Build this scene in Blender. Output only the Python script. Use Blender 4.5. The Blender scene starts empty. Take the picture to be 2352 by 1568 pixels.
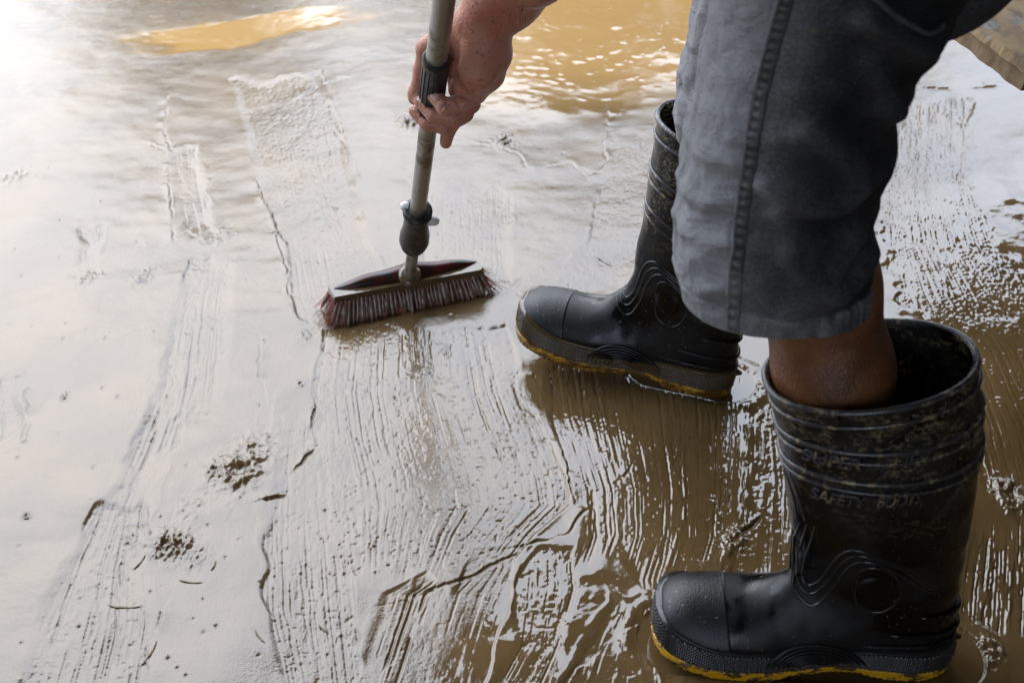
import bpy, math, random
import numpy as np
from mathutils import Vector
from mathutils.bvhtree import BVHTree
random.seed(7); rng = np.random.default_rng(7)
R = math.radians
scn = bpy.context.scene
C = scn.collection

# ------------------------------------------------------------------ camera
CAM_H, PITCH, FPX = 0.98, R(36.3), 2570.0
cam_d = bpy.data.cameras.new('camera'); cam = bpy.data.objects.new('camera', cam_d); C.objects.link(cam)
cam.location = (0, 0, CAM_H); cam.rotation_euler = (R(90)-PITCH, 0, 0)
cam_d.sensor_width = 36; cam_d.lens = 36*FPX/2352; cam_d.clip_start = .02; cam_d.clip_end = 800
cam_d.dof.use_dof = True; cam_d.dof.focus_distance = 1.36; cam_d.dof.aperture_fstop = 8
scn.camera = cam
# ------------------------------------------------------------------ sky, sun, exposure
SUN_AZ, SUN_EL = R(-30), R(42)                 # azimuth from +Y towards -X, behind thin cloud
sun_dir = Vector((math.sin(SUN_AZ)*math.cos(SUN_EL), math.cos(SUN_AZ)*math.cos(SUN_EL), math.sin(SUN_EL)))
w = bpy.data.worlds.new('World'); scn.world = w; w.use_nodes = True
nt = w.node_tree; nt.nodes.clear()
def wn(t, **k):
    n = nt.nodes.new(t)
    for a, b in k.items(): setattr(n, a, b)
    return n
out = wn('ShaderNodeOutputWorld'); bg = wn('ShaderNodeBackground'); bg.inputs[1].default_value = .15
sky = wn('ShaderNodeTexSky', sky_type='NISHITA', sun_disc=False, sun_elevation=SUN_EL, sun_rotation=SUN_AZ, dust_density=3.0, air_density=1.0)
tc = wn('ShaderNodeTexCoord')
cl = wn('ShaderNodeTexNoise'); cl.inputs['Scale'].default_value = 1.7; cl.inputs['Detail'].default_value = 5; cl.inputs['Roughness'].default_value = .5
nt.links.new(tc.outputs['Generated'], cl.inputs['Vector'])
cr = wn('ShaderNodeValToRGB'); cr.color_ramp.elements[0].position = .35; cr.color_ramp.elements[1].position = .68
cr.color_ramp.elements[0].color = (9.1, 10.9, 13.9, 1); cr.color_ramp.elements[1].color = (11.6, 13.1, 15.6, 1)
nt.links.new(cl.outputs[0], cr.inputs[0])
dt = wn('ShaderNodeVectorMath', operation='DOT_PRODUCT'); dt.inputs[1].default_value = sun_dir
nt.links.new(tc.outputs['Generated'], dt.inputs[0])
mr = wn('ShaderNodeMapRange'); mr.inputs[1].default_value = .80; mr.inputs[2].default_value = 1.0; mr.interpolation_type = 'SMOOTHSTEP'
nt.links.new(dt.outputs['Value'], mr.inputs[0])
glow = wn('ShaderNodeMix', data_type='RGBA', blend_type='ADD'); glow.inputs[7].default_value = (1.2, .9, .4, 1)
sz = wn('ShaderNodeSeparateXYZ'); nt.links.new(tc.outputs['Generated'], sz.inputs[0])
el = wn('ShaderNodeMapRange'); el.inputs[1].default_value = 0; el.inputs[2].default_value = 1; el.inputs[3].default_value = .40; el.inputs[4].default_value = 1.25
nt.links.new(sz.outputs[2], el.inputs[0])          # an overcast sky is dimmer towards the horizon
ov = wn('ShaderNodeVectorMath', operation='SCALE'); nt.links.new(cr.outputs[0], ov.inputs[0]); nt.links.new(el.outputs[0], ov.inputs['Scale'])
nt.links.new(mr.outputs[0], glow.inputs[0]); nt.links.new(ov.outputs[0], glow.inputs[6])
mx = wn('ShaderNodeMix', data_type='RGBA'); mx.inputs[0].default_value = .86      # cloud cover over the clear sky
nt.links.new(sky.outputs[0], mx.inputs[6]); nt.links.new(glow.outputs[2], mx.inputs[7])
nt.links.new(mx.outputs[2], bg.inputs[0]); nt.links.new(bg.outputs[0], out.inputs[0])
sl = bpy.data.lights.new('sun', 'SUN'); sl.energy = .5; sl.angle = R(100); sl.color = (1, .95, .88)
so = bpy.data.objects.new('sun', sl); C.objects.link(so); so.rotation_euler = sun_dir.to_track_quat('Z', 'Y').to_euler()
vs = scn.view_settings; vs.view_transform = 'Standard'; vs.look = 'None'; vs.gamma = 1; vs.use_curve_mapping = False; vs.exposure = 1.3
scn.render.engine = 'CYCLES'; scn.cycles.use_denoising = True; scn.cycles.max_bounces = 8

# ------------------------------------------------------------------ layout helpers (photo pixel, 2352 wide -> place)
cp, sp_ = math.cos(PITCH), math.sin(PITCH)
def ray(x, y):
    a = (x-1176)/FPX; b = (784-y)/FPX
    return np.array((a, cp+b*sp_, -sp_+b*cp))
def G(x, y, z=0.0):
    d = ray(x, y); t = (z-CAM_H)/d[2]; return np.array((d[0]*t, d[1]*t, z))
def Z(x, y, zc):
    return np.array((0, 0, CAM_H))+ray(x, y)*zc
def PY(x, y, Y):
    d = ray(x, y); return np.array((0, 0, CAM_H))+d*(Y/d[1])
def smooth(a, b, x):
    t = np.clip((x-a)/(b-a), 0, 1); return t*t*(3-2*t)
def vn(x, y, seed=0):
    xi = np.floor(x); yi = np.floor(y); u = (x-xi); v = (y-yi)
    u = u*u*u*(u*(u*6-15)+10); v = v*v*v*(v*(v*6-15)+10)
    xi = xi.astype(np.int64); yi = yi.astype(np.int64)
    def h(a, b):
        n = (a*374761393+b*668265263+seed*1274126177) & 0xffffffff
        n = ((n ^ (n >> 13))*1103515245) & 0xffffffff
        n = ((n ^ (n >> 16))*2246822519) & 0xffffffff
        return ((n ^ (n >> 15)) & 0xffffff).astype(np.float32)/0xffffff
    a = h(xi, yi); b = h(xi+1, yi); c = h(xi, yi+1); d = h(xi+1, yi+1)
    return ((a+(b-a)*u)*(1-v)+(c+(d-c)*u)*v)*2-1
def fbm(x, y, seed=0, o=4, r=.5):
    s = 0; a = 1; n = 0
    for i in range(o):
        s = s+a*vn(x*2**i+i*17.3, y*2**i-i*9.1, seed+i); n += a; a *= r
    return s/n
# ------------------------------------------------------------------ materials
def mat(name, col=(.5,.5,.5), rough=.5, spec=.5, metal=0, build=None, **kw):
    m = bpy.data.materials.new(name); m.use_nodes = True
    b = m.node_tree.nodes['Principled BSDF']
    b.inputs['Base Color'].default_value = (*col, 1); b.inputs['Roughness'].default_value = rough
    b.inputs['Specular IOR Level'].default_value = spec; b.inputs['Metallic'].default_value = metal
    for k, v in kw.items(): b.inputs[k.replace('_', ' ')].default_value = v
    if build: build(m.node_tree, b)
    return m
def N(t, typ, **k):
    n = t.nodes.new(typ)
    for a, b in k.items():
        if a.startswith('i_'): n.inputs[a[2:].replace('_', ' ')].default_value = b
        else: setattr(n, a, b)
    return n
def L(t, a, b): t.links.new(a, b)
def coords(t, scale=(1,1,1), kind='Object'):
    c = N(t, 'ShaderNodeTexCoord'); m = N(t, 'ShaderNodeMapping'); m.inputs['Scale'].default_value = scale
    L(t, c.outputs[kind], m.inputs[0]); return m.outputs[0]
def noise(t, vec, scale, detail=4, rough=.5, dist=0):
    n = N(t, 'ShaderNodeTexNoise', i_Scale=scale, i_Detail=detail, i_Roughness=rough, i_Distortion=dist); L(t, vec, n.inputs['Vector']); return n.outputs[0]
def ramp(t, f, p0, c0, p1, c1):
    r = N(t, 'ShaderNodeValToRGB'); e = r.color_ramp.elements
    e[0].position = p0; e[0].color = (*c0, 1); e[1].position = p1; e[1].color = (*c1, 1); L(t, f, r.inputs[0]); return r.outputs[0]
def rng_(t, f, a, b, c, d):
    r = N(t, 'ShaderNodeMapRange', interpolation_type='SMOOTHSTEP'); r.inputs[1].default_value = a; r.inputs[2].default_value = b
    r.inputs[3].default_value = c; r.inputs[4].default_value = d; L(t, f, r.inputs[0]); return r.outputs[0]
def mixc(t, f, a, b, mode='MIX'):
    m = N(t, 'ShaderNodeMix', data_type='RGBA', blend_type=mode)
    for s, v in ((0, f), (6, a), (7, b)):
        if isinstance(v, (int, float)): m.inputs[s].default_value = v
        elif isinstance(v, tuple): m.inputs[s].default_value = (*v, 1)
        else: L(t, v, m.inputs[s])
    return m.outputs[2]
def mul(t, a, b, op='MULTIPLY'):
    m = N(t, 'ShaderNodeMath', operation=op)
    for s, v in ((0, a), (1, b)):
        if isinstance(v, (int, float)): m.inputs[s].default_value = v
        else: L(t, v, m.inputs[s])
    return m.outputs[0]
def bump(t, b, h, dist, strength=1.0, prev=None):
    n = N(t, 'ShaderNodeBump', i_Distance=dist, i_Strength=strength); L(t, h, n.inputs['Height'])
    if prev: L(t, prev, n.inputs['Normal'])
    if b: L(t, n.outputs[0], b.inputs['Normal'])
    return n.outputs[0]

MUD_A, MUD_B = (.148,.092,.038), (.105,.065,.026)
def b_mud(t, b):
    v = coords(t)
    n1 = noise(t, v, 6, 5); n2 = noise(t, v, 90, 3)
    c = mixc(t, rng_(t, n1, .35, .65, 0, 1), MUD_B, MUD_A)
    at = N(t, 'ShaderNodeAttribute', attribute_name='wet'); at2 = N(t, 'ShaderNodeAttribute', attribute_name='cavity')
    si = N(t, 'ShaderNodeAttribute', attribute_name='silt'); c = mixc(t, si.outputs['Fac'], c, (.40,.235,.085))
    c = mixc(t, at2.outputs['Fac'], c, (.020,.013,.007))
    L(t, c, b.inputs['Base Color'])
    L(t, rng_(t, at.outputs['Fac'], 0, 1, .085, .03), b.inputs['Roughness'])
    g = noise(t, v, 420, 2); g2 = noise(t, v, 170, 4, .65)
    dry = rng_(t, at.outputs['Fac'], 0, 1, 1, .12)
    p = bump(t, None, mul(t, g2, dry), .0004, .8); bump(t, b, mul(t, g, dry), .00035, .8, p)
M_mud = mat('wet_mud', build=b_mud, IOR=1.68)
def rubber(name, lowh, lowc):
    def f_(t, b):
        v = coords(t); n = noise(t, v, 17, 5, .65, 1.0); n2 = noise(t, coords(t, (.6,.6,1)), 190, 4, .7, 1.5)
        g = N(t, 'ShaderNodeNewGeometry'); sx = N(t, 'ShaderNodeSeparateXYZ'); L(t, g.outputs['Position'], sx.inputs[0])
        hi = rng_(t, sx.outputs[2], .19, .31, 0, 1)
        smear = mul(t, mul(t, rng_(t, n, .42, .60, 0, 1), rng_(t, n2, .50, .58, 0, 1)), mul(t, hi, .85))
        sc = noise(t, coords(t, (1, 1, .25)), 260, 3, .6); smear = mul(t, smear, mul(t, rng_(t, sc, .66, .72, 0, .5), hi), 'MAXIMUM')
        low = rng_(t, mul(t, rng_(t, sx.outputs[2], .008, lowh, 1, 0), mul(t, n, .55), 'ADD'), lowc, lowc+.06, 0, 1)
        f = mul(t, smear, low, 'MAXIMUM')
        wet = rng_(t, noise(t, v, 11, 3, .5, .8), .42, .56, 0, 1)                   # tide marks of wet and dried rubber
        base = mixc(t, wet, (.0022,.0023,.0024), (.008,.0081,.0083)); spk = noise(t, v, 300, 1); base = mixc(t, rng_(t, spk,   .72, .76, 0, .7), base, (.22,.18,.12))
        L(t, mixc(t, low, mixc(t, smear, base, (.24,.18,.09)), (.085,.052,.019)), b.inputs['Base Color'])
        r = mul(t, rng_(t, wet, 0, 1, .17, .44), mul(t, n2, .08), 'ADD'); L(t, mixc(t, low, r, (.10,.10,.10)), b.inputs['Roughness'])
        p = bump(t, None, noise(t, v, 420, 3), .0004, .35); bump(t, b, f, .0007, .8, p)
    return mat(name, spec=.36, build=f_)
M_rub = rubber('black_rubber', .05, .98); M_rubF = rubber('mud_splashed_rubber', .085, .70)
def b_rib(t, b):
    v = coords(t); n = noise(t, coords(t, (1,1,.5)), 90, 4, .7)
    L(t, mixc(t, rng_(t, n, .5, .66, 0, 1), (.040,.041,.043), (.26,.20,.11)), b.inputs['Base Color'])
M_fox = mat('knurled_rubber', (.020,.0195,.019), .22, .6)
M_foxm = mat('muddy_knurled_rubber', (.075,.048,.020), .12, .7)
M_rib = mat('worn_highlight_rib', rough=.27, spec=.6, build=b_rib)  # rib highlights painted in as a lighter grey, together with wear and mud
M_rib2 = mat('moulded_rubber_line', (.016,.0162,.0168), .2, .65)
def b_cap(t, b):
    v = coords(t); n = noise(t, v, 16, 4)
    c = mixc(t, rng_(t, n, .6, .7, 0, .5), (.011,.0112,.0115), (.11,.08,.045)); L(t, mixc(t, rng_(t, noise(t, v, 240, 1), .72, .76, 0, .8), c, (.25,.20,.12)), b.inputs['Base Color'])
    L(t, rng_(t, n, .3, .7, .30, .48), b.inputs['Roughness'])
    bump(t, b, noise(t, v, 520, 3, .6), .0010, .55)
M_cap = mat('pebbled_rubber', spec=.5, build=b_cap)
def sole_mat(name, lo, hi, mc=(.075,.045,.017)):
    def f(t, b):
        v = coords(t, (1,1,2)); n = noise(t, v, 38, 6, .68); n2 = noise(t, v, 160, 4)
        m = rng_(t, mul(t, n, mul(t, n2, .25), 'ADD'), lo, hi, 0, 1)
        L(t, mixc(t, m, (.72,.36,.008), mc), b.inputs['Base Color'])
        L(t, rng_(t, m, 0, 1, .30, .16), b.inputs['Roughness']); bump(t, b, m, .0008, .8)
    return mat(name, build=f)
M_soleN = sole_mat('yellow_sole', .62, .70); M_soleF = sole_mat('muddy_yellow_sole', .50, .66, (.13,.062,.013))
def b_denim(t, b):
    v = coords(t); n = noise(t, v, 14, 5, .6); n2 = noise(t, coords(t, (1,1,.5)), 70, 4, .6)
    g = N(t, 'ShaderNodeAttribute', attribute_name='fade_shade')
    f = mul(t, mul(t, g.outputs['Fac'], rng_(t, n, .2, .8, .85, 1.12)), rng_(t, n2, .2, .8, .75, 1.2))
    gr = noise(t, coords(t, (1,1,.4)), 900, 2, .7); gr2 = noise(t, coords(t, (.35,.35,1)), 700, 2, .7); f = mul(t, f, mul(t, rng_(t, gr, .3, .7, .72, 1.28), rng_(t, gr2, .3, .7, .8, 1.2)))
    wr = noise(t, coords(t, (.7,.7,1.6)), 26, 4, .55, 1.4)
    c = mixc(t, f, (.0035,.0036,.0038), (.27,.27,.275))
    sp = N(t, 'ShaderNodeTexNoise', i_Scale=42, i_Detail=1); L(t, v, sp.inputs['Vector'])
    c = mixc(t, rng_(t, sp.outputs[0], .76, .82, 0, .5), c, (.28,.2,.09))
    L(t, c, b.inputs['Base Color'])
    wv = N(t, 'ShaderNodeTexWave', i_Scale=300, i_Distortion=1.0, bands_direction='DIAGONAL'); L(t, v, wv.inputs['Vector'])
    p = bump(t, None, wv.outputs['Fac'], .0004, .5); p = bump(t, None, noise(t, v, 700, 2), .0006, .6, p); p = bump(t, None, wr, .010, .55, p); bump(t, b, n2, .0018, .7, p)
M_den = mat('washed_black_denim', rough=.9, spec=.15, build=b_denim)
def b_skin(t, b):
    v = coords(t); n = noise(t, v, 30, 4); n2 = noise(t, v, 500, 3)
    g = N(t, 'ShaderNodeNewGeometry'); sx = N(t, 'ShaderNodeSeparateXYZ'); L(t, g.outputs['Position'], sx.inputs[0])
    c = mixc(t, rng_(t, n, .3, .7, 0, 1), (.50,.205,.135), (.60,.29,.20))
    c = mixc(t, rng_(t, noise(t, v, 12, 2), .45, .65, 0, .5), c, (.52,.13,.09))
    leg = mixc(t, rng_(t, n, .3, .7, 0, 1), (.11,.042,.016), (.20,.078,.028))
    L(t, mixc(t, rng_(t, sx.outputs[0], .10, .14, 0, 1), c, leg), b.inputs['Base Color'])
    dirt = rng_(t, noise(t, v, 130, 4, .6), .60, .68, 0, .7); c_in = b.inputs['Base Color'].links[0].from_socket; L(t, mixc(t, dirt, c_in, (.10,.06,.03)), b.inputs['Base Color'])
    vo = N(t, 'ShaderNodeTexVoronoi', i_Scale=420); L(t, v, vo.inputs['Vector'])
    p = bump(t, None, noise(t, coords(t, (1,1,.4)), 110, 3), .0012, .5); p = bump(t, None, noise(t, v, 60, 5, .65), .0022, .6, p); bump(t, b, vo.outputs[0], .0007, .8, p)
M_skin = mat('skin', rough=.42, spec=.45, build=b_skin, Subsurface_Weight=.05, Subsurface_Scale=.008)
M_nail = mat('nail', (.78,.50,.42), .22)
def b_alu(t, b):
    v = coords(t); n = noise(t, coords(t, (1,1,.2)), 120, 4); n2 = noise(t, v, 32, 5, .65)
    L(t, mixc(t, rng_(t, n2, .52, .66, 0, .8), (.42,.41,.38), (.16,.12,.07)), b.inputs['Base Color'])
    L(t, rng_(t, n, .3, .7, .28, .5), b.inputs['Roughness']); bump(t, b, n2, .0006, .5)
M_alu = mat('worn_aluminium', metal=.85, build=b_alu)
def b_plas(t, b):
    v = coords(t); n = noise(t, v, 60, 4)
    L(t, mixc(t, rng_(t, n, .55, .7, 0, .5), (.014,.014,.015), (.10,.075,.04)), b.inputs['Base Color']); bump(t, b, n, .0006, .4)
M_blk = mat('black_plastic', rough=.38, build=b_plas)
M_wht = mat('white_plastic', (.75,.74,.7), .3)
def b_mb(t, b):
    v = coords(t); n = noise(t, v, 40, 4)
    L(t, mixc(t, n, (.050,.033,.016), (.125,.085,.042)), b.inputs['Base Color']); bump(t, b, noise(t, v, 90, 4), .001, .5)
M_mudc = mat('mud_coating', rough=.10, build=b_mb, IOR=1.65)
def b_red(t, b):
    v = coords(t); n = noise(t, v, 55, 5)
    L(t, mixc(t, rng_(t, n, .45, .62, 0, 1), (.05,.004,.003), (.010,.006,.004)), b.inputs['Base Color'])
M_red = mat('dark_red_plastic', rough=.3, build=b_red)
def b_bri(t, b):
    i = N(t, 'ShaderNodeTexCoord'); n = noise(t, i.outputs['Object'], 260, 2)
    L(t, mixc(t, rng_(t, n, .5, .6, 0, 1), (.60,.20,.15), (.10,.06,.04)), b.inputs['Base Color'])
M_bri = mat('red_bristle', rough=.3, build=b_bri)
def b_board(t, b):
    v = coords(t, (1,.35,1)); n = noise(t, v, 22, 6, .65, .6); n2 = noise(t, coords(t), 9, 4)
    c = mixc(t, rng_(t, n, .3, .7, 0, 1), (.13,.078,.032), (.27,.18,.085))
    c = mixc(t, rng_(t, noise(t, v, 40, 4), .55, .68, 0, .8), c, (.09,.055,.025))
    c = mixc(t, mul(t, rng_(t, n2, .58, .64, 0, .6), rng_(t, n, .5, .62, 0, 1)), c, (.17,.25,.30))
    L(t, c, b.inputs['Base Color']); bump(t, b, n, .003, .8)
M_board = mat('muddy_plywood', rough=.75, build=b_board)
def b_wood(t, b):
    n = noise(t, coords(t, (1,1,.15)), 30, 4); L(t, mixc(t, n, (.07,.045,.028), (.13,.09,.055)), b.inputs['Base Color']); bump(t, b, n, .002, .5)
M_wood = mat('dark_wood', rough=.8, build=b_wood)
def b_wall(t, b):
    n = noise(t, coords(t), 3, 6); L(t, mixc(t, n, (.10,.085,.07), (.17,.15,.13)), b.inputs['Base Color']); bump(t, b, noise(t, coords(t), 40, 4), .004, .5)
M_wall = mat('stained_plaster', rough=.9, build=b_wall)
def b_leaf(t, b):
    n = noise(t, coords(t), 4, 3); L(t, mixc(t, n, (.055,.05,.012), (.11,.085,.02)), b.inputs['Base Color'])
M_leaf = mat('leaf', rough=.6, build=b_leaf)
M_straw = mat('dead_leaf', (.16,.10,.035), .35)
M_twig = mat('twig_bark', (.04,.026,.014), .4)
M_shirt = mat('dark_shirt', (.03,.032,.04), .95, .1)
M_hair = mat('dark_hair', (.012,.009,.007), .5)

# ------------------------------------------------------------------ object helpers
BASE = {}
def mesh_obj(name, v, f, m, parent=None, smooth_=True, attrs=None, auto=None):
    v = np.asarray(v, dtype=np.float64)
    if parent is not None: v = v-np.array(BASE.get(parent.name, (0,0,0)))
    me = bpy.data.meshes.new(name); me.from_pydata(v.tolist(), [], f if isinstance(f, list) else f.tolist())
    if smooth_: me.polygons.foreach_set('use_smooth', [True]*len(me.polygons))
    if attrs:
        for k, a in attrs.items():
            at = me.attributes.new(k, 'FLOAT', 'POINT'); at.data.foreach_set('value', np.asarray(a, dtype=np.float32))
    me.materials.append(m)
    if auto is not None: me.set_sharp_from_angle(angle=R(auto))
    o = bpy.data.objects.new(name, me); C.objects.link(o)
    if parent is not None: o.parent = parent; BASE[o.name] = BASE.get(parent.name, (0,0,0))
    return o
def thing(name, label, cat, base=(0,0,0), group=None):
    o = bpy.data.objects.new(name, None); C.objects.link(o); o.location = base; o.empty_display_size = .1
    BASE[o.name] = tuple(base); o['label'] = label; o['category'] = cat
    if group: o['group'] = group
    return o
def tag(o, label, cat, group=None):
    o['label'] = label; o['category'] = cat
    if group: o['group'] = group
    return o
def frames(P, closed=False):
    P = np.asarray(P, float); n = len(P)
    T = (np.roll(P, -1, 0)-np.roll(P, 1, 0)) if closed else np.gradient(P, axis=0)
    T /= np.linalg.norm(T, axis=1)[:, None]+1e-12
    ref = np.array((0,0,1.)) if abs(T[0][2]) < .9 else np.array((1.,0,0))
    U = np.zeros_like(P); u = ref-T[0]*np.dot(ref, T[0]); u /= np.linalg.norm(u)
    for i in range(n):
        u = u-T[i]*np.dot(u, T[i]); u /= np.linalg.norm(u)+1e-12; U[i] = u
    return P, T, U, np.cross(T, U)
def tube(P, r, k=8, closed=False, caps=True):
    P, T, U, W = frames(P, closed); n = len(P); r = np.broadcast_to(np.asarray(r, float), (n,))
    a = np.arange(k)*2*math.pi/k
    V = (P[:, None]+r[:, None, None]*(np.cos(a)[None, :, None]*U[:, None]+np.sin(a)[None, :, None]*W[:, None])).reshape(-1, 3)
    F = []
    for i in range(n if closed else n-1):
        j = (i+1) % n
        for q in range(k): F.append((i*k+q, i*k+(q+1) % k, j*k+(q+1) % k, j*k+q))
    if caps and not closed: F.append(tuple(range(k))[::-1]); F.append(tuple((n-1)*k+q for q in range(k)))
    return V, F
def merge(parts):
    V = []; F = []; o = 0
    for v, f in parts:
        V.append(np.asarray(v)); F += [tuple(i+o for i in q) for q in f]; o += len(v)
    return np.vstack(V), F
def box(c, s, rz=0, bev=0):
    x, y, z = s[0]/2, s[1]/2, s[2]/2
    V = np.array([(a*x, b*y, d*z) for a in (-1,1) for b in (-1,1) for d in (-1,1)])
    ca, sa = math.cos(rz), math.sin(rz)
    V = np.stack([V[:,0]*ca-V[:,1]*sa, V[:,0]*sa+V[:,1]*ca, V[:,2]], 1)+np.array(c)
    return V, [(0,1,3,2),(4,6,7,5),(0,4,5,1),(2,3,7,6),(0,2,6,4),(1,5,7,3)]
def spline(P, n, closed=False):
    P = np.asarray(P, float)
    if closed: P = np.vstack([P, P[:1]])
    d = np.r_[0, np.cumsum(np.linalg.norm(np.diff(P, axis=0), axis=1))]
    if closed: Q = np.vstack([P[-2], P, P[1]]); dd = np.r_[-(d[-1]-d[-2]), d, d[-1]+d[1]]
    else: Q = np.vstack([2*P[0]-P[1], P, 2*P[-1]-P[-2]]); dd = np.r_[d[0]-(d[1]-d[0]), d, 2*d[-1]-d[-2]]
    t = np.linspace(0, d[-1], n, endpoint=not closed); res = []
    for x in t:
        i = min(max(np.searchsorted(dd, x, 'right')-1, 1), len(dd)-3)
        u = (x-dd[i])/(dd[i+1]-dd[i]+1e-12); m0 = (Q[i+1]-Q[i-1])/(dd[i+1]-dd[i-1])*(dd[i+1]-dd[i]); m1 = (Q[i+2]-Q[i])/(dd[i+2]-dd[i])*(dd[i+1]-dd[i])
        res.append((2*u**3-3*u*u+1)*Q[i]+(u**3-2*u*u+u)*m0+(-2*u**3+3*u*u)*Q[i+1]+(u**3-u*u)*m1)
    return np.array(res)
def smin(a, b, k):
    h = np.clip(.5+.5*(b-a)/k, 0, 1); return b*(1-h)+a*h-k*h*(1-h)
def nets(prims, lo, hi, h, k):
    """prims: (A, B, ra, rb[, k]) tapered capsules -> smooth closed surface"""
    lo = np.array(lo); n = np.ceil((np.array(hi)-lo)/h).astype(int)+1
    F = np.full(n, .2, dtype=np.float32)
    ax = [lo[i]+np.arange(n[i])*h for i in range(3)]
    for p in prims:
        A, B, ra, rb = np.array(p[0]), np.array(p[1]), p[2], p[3]; kk = p[4] if len(p) > 4 else k
        m = max(ra, rb)+kk+2*h
        a = np.maximum(((np.minimum(A, B)-m-lo)/h).astype(int), 0); b = np.minimum(((np.maximum(A, B)+m-lo)/h).astype(int)+1, n)
        if (b <= a).any(): continue
        sl_ = tuple(slice(a[i], b[i]) for i in range(3))
        X, Y, Zz = np.meshgrid(*[ax[i][sl_[i]] for i in range(3)], indexing='ij')
        d = B-A; L2 = max((d*d).sum(), 1e-12)
        t = np.clip(((X-A[0])*d[0]+(Y-A[1])*d[1]+(Zz-A[2])*d[2])/L2, 0, 1)
        D = np.sqrt((X-A[0]-t*d[0])**2+(Y-A[1]-t*d[1])**2+(Zz-A[2]-t*d[2])**2)-(ra+(rb-ra)*t)
        F[sl_] = smin(F[sl_], D.astype(np.float32), kk)
    S = F < 0; cs = tuple(x-1 for x in n)
    acc = np.zeros(cs+(3,), np.float32); cnt = np.zeros(cs, np.float32)
    for axis in range(3):
        o = [q for q in range(3) if q != axis]
        for i in (0, 1):
            for j in (0, 1):
                s0 = [None]*3; s0[axis] = slice(0, cs[axis]); s1 = [None]*3; s1[axis] = slice(1, cs[axis]+1)
                for q, e in zip(o, (i, j)): s0[q] = slice(e, cs[q]+e); s1[q] = slice(e, cs[q]+e)
                f0 = F[tuple(s0)]; f1 = F[tuple(s1)]; c = (f0 < 0) != (f1 < 0)
                t = np.where(c, f0/(f0-f1+1e-12), 0)
                acc[..., axis] += np.where(c, t, 0); acc[..., o[0]] += c*i; acc[..., o[1]] += c*j; cnt += c
    act = cnt > 0; idx = -np.ones(cs, np.int64); idx[act] = np.arange(act.sum())
    I = np.argwhere(act); V = lo+(I+acc[act]/cnt[act][:, None])*h
    Q = []
    for axis in range(3):
        o = [q for q in range(3) if q != axis]
        s0 = [slice(1, cs[q]) for q in range(3)]; s1 = list(s0); s0[axis] = slice(0, n[axis]-1); s1[axis] = slice(1, n[axis])
        a = S[tuple(s0)]; b = S[tuple(s1)]; c = np.argwhere(a != b)
        off = np.zeros(3, int)+1; off[axis] = 0; e = c+off
        d1 = np.zeros(3, int); d1[o[0]] = 1; d2 = np.zeros(3, int); d2[o[1]] = 1
        q = np.stack([idx[tuple((e-d1-d2).T)], idx[tuple((e-d2).T)], idx[tuple(e.T)], idx[tuple((e-d1).T)]], 1)
        flip = a[tuple(c.T)] if axis != 1 else ~a[tuple(c.T)]
        q[~flip] = q[~flip][:, ::-1]; Q.append(q)
    return V, np.vstack(Q).tolist()
def chain(pts, k=None):
    out_ = []
    for (a, ra), (b, rb) in zip(pts[:-1], pts[1:]): out_.append((a, b, ra, rb) if k is None else (a, b, ra, rb, k))
    return out_

# ------------------------------------------------------------------ the mud
ST = 2.35
ydis = np.arange(1660, -70, -ST)
Yr = np.array([G(1176, y)[1] for y in ydis])
Yf = Yr[-1]+np.cumsum(.012*1.12**np.arange(75)); Yf = Yf[Yf < 260]
Yb = Yr[0]-np.cumsum(.006*1.16**np.arange(60)); Yb = Yb[Yb > -60][::-1]
Ys = np.r_[Yb, Yr, Yf]
u0 = np.arange(-1.13, 1.13, ST/1176)
ue = 1.13+np.cumsum(.004*1.14**np.arange(70)); ue = ue[ue < 130]
us = np.r_[-ue[::-1], u0, ue]
UU, YY = np.meshgrid(us, Ys); WW = .369*np.clip(YY, 0, 3.2)+.2655; XX = UU*WW
zc = YY*cp+CAM_H*sp_; zc = np.where(zc > .2, zc, .2)
PX = 1176+XX/zc*FPX; PYd = 784-((YY*sp_-CAM_H*cp)/zc)*FPX
PX = np.clip(PX, -4000, 6000); PYd = np.where(YY > .3, PYd, 3000)
near = (smooth(.3, .55, YY)*smooth(5.0, 3.2, YY)*smooth(1.9, 1.3, abs(UU))).astype(np.float32)
X = XX; Y = YY
# soft thick mud
h = .0030*fbm(X*3.2, Y*3.2, 1, 3)+.0011*fbm(X*11+.5*vn(X*4, Y*4, 3), Y*11, 5, 3)
soft = smooth(-.25, .35, fbm(X*5, Y*5, 90, 2))
h = h+near*(.0011*fbm(X*15, Y*19, 7, 2)*(1-.75*smooth(560, 120, PYd))+.00030*fbm(X*45, Y*60, 8, 3)*(.2+.8*soft)+.000035*fbm(X*230, Y*230, 12, 2))
far_r = smooth(420, 60, PYd)
h = h+near*far_r*.00035*fbm(X*20, Y*34, 31, 3)
h0 = h.copy()
# regions
jit = 60*fbm(X*9, Y*9, 21, 3)
def below(poly, px, py):         # >0 when below the polyline y(x)
    xs, ys = zip(*poly); return py-np.interp(px, xs, ys)
wetR = np.maximum(smooth(-50, 60, np.minimum(PX-np.interp(PYd, [700, 830, 1000, 1130, 1190, 1260, 1568], [1420, 1235, 1270, 1315, 1310, 1190, 980])+jit*.6, PYd-np.interp(PX, [1200, 1700, 1990, 2352], [800, 760, 520, 320])+jit)),
                  smooth(0, 60, np.minimum(PX-1985, PYd-np.interp(PX, [1990, 2230, 2352], [520, 420, 340])+jit)))
wetT = smooth(0, 70, np.minimum(PX-1040+.6*PYd*0, np.interp(PX, [1000, 1200, 1400, 1600, 2400], [300, 330, 300, 250, 60])-PYd+jit*.6))
wetL = smooth(0, 40, 150-abs(PYd-(82-.13*(PX-480)))*4.6-jit)*smooth(260, 420, PX+jit*2)*smooth(860, 700, PX+jit*2)
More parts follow.
